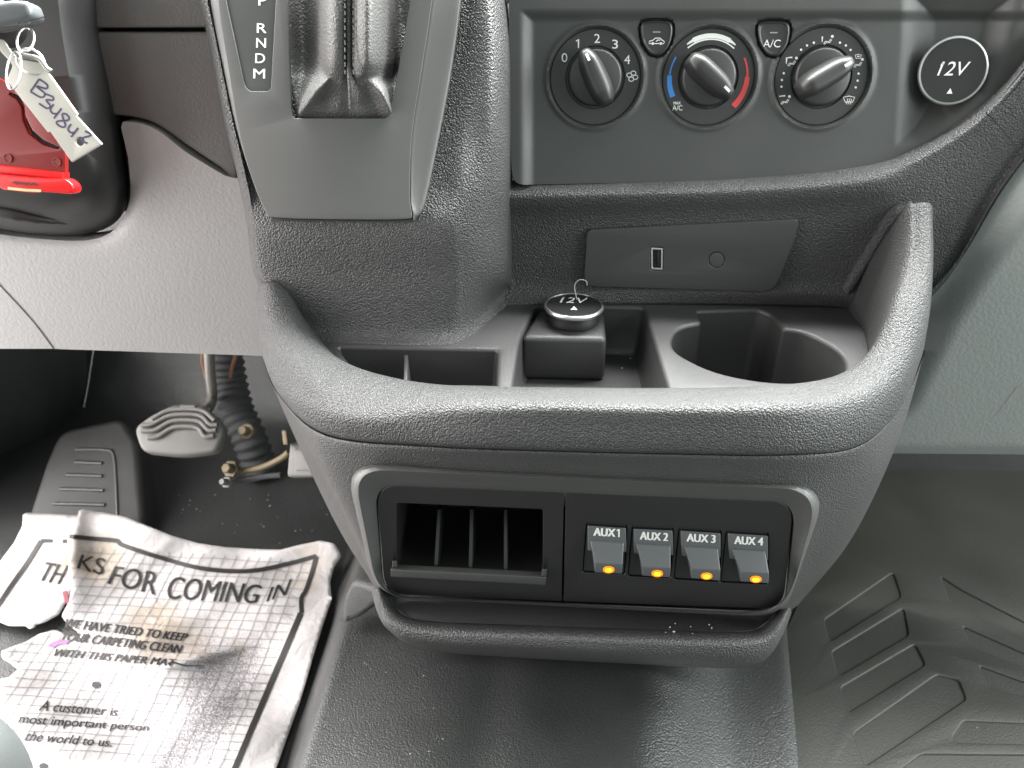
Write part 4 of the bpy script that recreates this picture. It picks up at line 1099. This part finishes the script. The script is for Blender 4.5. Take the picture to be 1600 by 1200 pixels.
# foot rest
FP = Plane(atZ(140, 800, .026), (0, -.55, .83))
fr = thing('foot_rest', FP.at(140, 830), 'black rubber foot rest with raised bars in the left footwell', 'foot rest')
fro = rnd([(92, 672, 20), (190, 652, 14), (214, 690, 10), (224, 800, 10), (226, 838, 6), (36, 838, 6), (44, 800, 10), (70, 720, 14)])
frb = plate('rest_body', fro, FP, plastic('footrest_rubber', (.016, .016, .016), .62, fine=1300, gdist=.0006, gstr=.6, dust=.10, mottle=.3), fr, depth=.04, bevel=.008)
for x0, x1, y in ((117, 160, 722), (105, 160, 742), (94, 162, 764), (84, 164, 787), (74, 166, 810)):
    tube('bar', [FP.at(x0, y, .0003), FP.at((x0 + x1) / 2, y + 1, .0003), FP.at(x1, y + 2, .0003)], .0022, M_RUBBER, fr, N=8, k=4)
tube('border', [FP.at(118, 702, .0002), FP.at(165, 703, .0002), FP.at(176, 708, .0002), FP.at(180, 730, .0002), FP.at(183, 790, .0002), FP.at(184, 830, .0002)], .0018, M_RUBBER, fr, N=8, k=4)
# footwell side panel on the far left
kk = thing('footwell_side_panel', atY(0, 700, .7), 'black lining at the far left of the dark driver footwell', 'footwell lining')
LK = [[tuple(atY(-160, y, .60)), tuple(atY(-60, y, .68)), tuple(atY(20 + 90 * math.exp(-((y - 600) / 120) ** 2), y, .80)), tuple(atY(160, y, .98))] for y in (480, 560, 640, 720, 800, 900)]
loft('lining', LK, M_CARPET, kk, k=5, thick=.004)

# ================================================================== PAPER FLOOR MAT
def wr(X, Y):
    z = .0035 * math.sin(X * 38 + 3 * math.sin(Y * 17)) + .0025 * math.sin(Y * 55 + X * 30 + 1.3) + .0016 * math.sin(X * 95 - Y * 70)
    return z
def paper_s(x, y, off=0.0):
    z = .016
    for _ in range(3):
        p = atZ(x, y, z); z = .016 + wr(p.x, p.y) + .030 * sstep(900, 800, y) + .03 * sstep(-.20, -.15, p.x) + off
        if x < 200 and y < 1000: z += .012 * math.exp(-((x - 112) / 26) ** 2) * (1 if y < 880 else sstep(1000, 880, y))
        z += .008 * math.exp(-((y - 1030 + .25 * (x - 300)) / 9) ** 2) * math.exp(-((x - 320) / 90) ** 2)
    return atZ(x, y, z)
pm_o = [(124, 795), (150, 799), (190, 806), (198, 808), (215, 816), (268, 837), (310, 849), (352, 855), (400, 858), (438, 859), (470, 851), (500, 845), (522, 849), (534, 868), (522, 886), (516, 908), (518, 936), (505, 975), (488, 1030), (468, 1098), (430, 1205), (408, 1260), (-60, 1260), (-60, 1062), (-10, 1062), (14, 1058), (28, 1046), (16, 1036), (4, 1030), (0, 1018), (20, 1010), (42, 1002), (62, 990), (86, 984), (100, 990), (118, 994), (128, 1002), (120, 986), (104, 974), (96, 962), (108, 940), (112, 918), (106, 900), (108, 882), (104, 866), (112, 850), (103, 860), (108, 832), (118, 820)]
pm = thing('paper_mat', paper_s(300, 1000), 'crumpled printed paper floor mat with torn top left corner lying in the driver footwell', 'paper mat')
pb = sheet('sheet', pm_o, paper_s, M_PAPER, pm, step=3.5, thick=.0004)
D1 = Decal(lambda x, y: paper_s(x, y, .0007))
D1.line([(108, 838), (150, 842), (182, 845), (192, 852), (240, 868), (300, 885), (350, 892), (400, 891), (450, 881), (494, 869)], 7, k=6)
D1.line([(494, 869), (487, 895), (478, 922), (471, 935), (471, 958)], 7, k=6).line([(470, 958), (440, 1028), (405, 1110), (362, 1212)], 9, k=8)
D1.build('border_print', M_BLACKP, pb)
D2 = Decal(lambda x, y: paper_s(x, y, .0009))
D2.text("KS", [(128, 866), (166, 873), (160, 899), (120, 888)], .014)
D2.text("FOR", [(180, 884), (250, 894), (242, 930), (168, 912)], .014)
D2.text("COMING", [(268, 900), (410, 914), (400, 943), (258, 936)], .014)
D2.text("IN", [(424, 918), (456, 904), (446, 930), (416, 940)], .01)
D2.build('headline', M_BLACKP, pb)
D2 = Decal(D2.surf)
D2.text("WE HAVE TRIED TO KEEP", [(104, 966), (295, 990), (288, 1002), (98, 980)], .018)
D2.text("YOUR CARPETING CLEAN", [(100, 986), (286, 1008), (280, 1021), (92, 1000)], .018)
D2.text("WITH THIS PAPER MAT", [(88, 1013), (276, 1030), (270, 1041), (80, 1025)], .018)
D2.build('notice', M_BLACKP, pb)
D2 = Decal(D2.surf)
D2.text("A customer is", [(68, 1094), (186, 1106), (182, 1119), (60, 1110)], .012)
D2.text("most important person", [(34, 1116), (234, 1132), (230, 1146), (26, 1134)], .012)
D2.text("the world to us.", [(46, 1142), (178, 1154), (174, 1167), (36, 1157)], .012)
D2.dot(150, 1070, 5.5, rx=7).dot(68, 1197, 5, rx=7)
D2.build('motto', M_BLACKP, pb)
# thin printed grid
Q = [(62, 845), (495, 868), (365, 1200), (-170, 1170)]
def hom(u, v):
    w0, w1 = 1.0, 1.0
    return quad_map(Q, u, 1 - v)
D3 = Decal(lambda x, y: paper_s(x, y, .0005))
rg = random.Random(5)
for k_ in range(1, 25):
    for vertical in (0, 1):
        pts = []
        for t in np.linspace(0.02, 1.0, 40):
            x, y = hom(k_ / 25, t) if vertical else hom(t, k_ / 25)
            ok = inside1((x, y), pm_o) and x > 2 and (y > 862 or x > 120)
            if ok: pts.append((x + .8 * math.sin(t * 30 + k_), y + .8 * math.sin(t * 23 + k_ * 2)))
            elif len(pts) > 2: D3.line(pts, 1.1); pts = []
            else: pts = []
        if len(pts) > 2: D3.line(pts, 1.1)
D3.build('grid_print', plain('faint_grid_print', (.26, .25, .26), .6), pb)
# dark tear
Decal(lambda x, y: paper_s(x, y, .0011)).line([(262, 1037), (272, 1035), (290, 1040), (318, 1040)], 4, w2=1, k=4).build('tear', M_BLACKP, pb)
Decal(lambda x, y: paper_s(x, y, .0010)).poly([(74, 1010), (82, 1003), (95, 999), (110, 1001), (104, 1006), (92, 1007), (84, 1012)]).build('purple_stain', plain('purple_stain', (.26, .12, .25), .6), pb)

def paper2_s(x, y, off=0.0):
    z = .008
    for _ in range(3):
        p = atZ(x, y, z); z = .010 + .8 * wr(p.x + .3, p.y) + .022 * sstep(900, 800, y) + off
    return atZ(x, y, z)
pp_o = [(36, 801), (80, 803), (132, 806), (140, 850), (125, 900), (112, 925), (98, 950), (92, 960), (70, 972), (56, 976), (50, 986), (40, 978), (14, 978), (0, 972), (-40, 968), (-60, 960), (-60, 960), (-40, 920), (-5, 884), (22, 848), (35, 822)]
pp = thing('torn_paper_corner', paper2_s(50, 900), 'torn off corner of the paper mat with the letters TH', 'paper scrap')
p2 = sheet('sheet', pp_o, paper2_s, M_PAPER, pp, step=3.5, thick=.0004)
D1 = Decal(lambda x, y: paper2_s(x, y, .0008))
D1.line([(112, 846), (64, 845)], 6).line([(64, 845), (42, 880), (14, 920), (-20, 972)], 7, k=4)
D1.text('TH', [(73, 878), (107, 884), (92, 913), (58, 906)], .014)
D1.build('print', M_BLACKP, p2)
Decal(lambda x, y: paper2_s(x, y, .0009)).poly([(97, 925), (104, 922), (107, 934), (112, 945), (106, 948), (101, 938)]).build('red_stain', plain('red_stain', (.30, .08, .10), .6), p2)

# ================================================================== RIGHT RUBBER MAT
MZ = .0565
MP = Plane((0, .5, MZ), (0, 0, 1))
rm = thing('rubber_mat', MP.at(1450, 1100), 'dusty black rubber mat with recessed chevron bars on the passenger floor', 'floor mat')
mo = [(1236, 1300), (1230, 1100), (1224, 990), (1290, 850), (1360, 735), (1900, 735), (2200, 1300)]
bars = [[(1288, 968), (1396, 894), (1408, 932), (1296, 1002)], [(1300, 1018), (1412, 950), (1420, 992), (1310, 1056)], [(1314, 1074), (1430, 1006), (1446, 1038), (1326, 1112)],
        [(1334, 1146), (1464, 1054), (1498, 1062), (1510, 1092), (1352, 1196)],
        [(1488, 1152), (1506, 1126), (1700, 1134), (1700, 1164), (1494, 1160)],
        [(1470, 900), (1500, 920), (1640, 992), (1640, 1016), (1486, 940)], [(1504, 978), (1640, 1038), (1640, 1058), (1518, 1010)], [(1530, 1040), (1640, 1080), (1640, 1100), (1545, 1072)],
        [(1395, 1212), (1440, 1178), (1700, 1180), (1700, 1260), (1380, 1260)]]
bars = [rnd([(x, y, 6) for x, y in b], 4) for b in bars]
plate('mat_sheet', mo, MP, M_MAT, rm, holes=bars, depth=.004, bevel=.0014)
mb = [MP.at(x, y) for x, y in mo]
mk('mat_base', [v - Vector((0, 0, .0016)) for v in mb] , [tuple(range(len(mb)))], M_MAT, rm, smooth=False, face_cam=True)

# ================================================================== SEAT EDGE AND LITTER
se = tag(mk('tmp_seat', [Vector((0, 0, 0)), Vector((0, .01, 0)), Vector((.01, 0, 0))], [(0, 1, 2)], M_SEAT), 'x', 'x')
bpy.data.objects.remove(se)
c = atY(-62, 1205, .20)
V = []; nu, nv = 24, 32
for i in range(nu + 1):
    a = math.pi * i / nu
    for j in range(nv):
        b = 2 * math.pi * j / nv
        sx = lambda q: math.copysign(abs(q) ** .8, q)
        V.append(c + Vector((.030 * sx(math.sin(a) * math.cos(b)), .022 * sx(math.sin(a) * math.sin(b)), .040 * sx(math.cos(a)))))
Fc = [(i * nv + j, i * nv + (j + 1) % nv, (i + 1) * nv + (j + 1) % nv, (i + 1) * nv + j) for i in range(nu) for j in range(nv)]
so_ = mk('seat_cushion', V, Fc, M_SEAT, None, angle=180, face_cam=True)
tag(so_, 'out of focus grey seat edge rounding into the bottom left corner over the paper mat', 'seat')
bm = bmesh.new(); rg = random.Random(8)
def crumb(bm, p, r):
    m_ = Matrix.Translation(p) @ Matrix.Rotation(rg.uniform(0, 3), 4, Vector((rg.random(), rg.random(), 1)).normalized()) @ Matrix.Diagonal((r, r * rg.uniform(.5, 1), r * .6, 1))
    bmesh.ops.create_icosphere(bm, subdivisions=1, radius=1, matrix=m_)
for x, y, r in ((1047, 986, .0006), (1053, 993, .0011), (1055, 980, .0006), (1040, 994, .0005), (1079, 985, .0005), (1082, 996, .0005), (1108, 982, .0006), (1112, 987, .0006)):
    crumb(bm, atZ(x, y - 6, BZ + .010) , r)
for x, y in ((958, 548), (965, 551), (985, 560), (972, 575)):
    crumb(bm, TRAY.at(x, y, -.0365), rg.uniform(.0004, .0010))
for _ in range(26):
    x, y = rg.uniform(470, 700), rg.uniform(1020, 1190); crumb(bm, atZ(x, y, .0935), rg.uniform(.0003, .0007))
for _ in range(24):
    p = atZ(rg.uniform(250, 520), rg.uniform(770, 850), .002); crumb(bm, p, rg.uniform(.0005, .0012))
cr_ = mk_bm('crumbs', bm, M_CRUMB)
tag(cr_, 'pale crumbs scattered in the tray pocket, lower bin and floor', 'crumbs', kind='stuff')
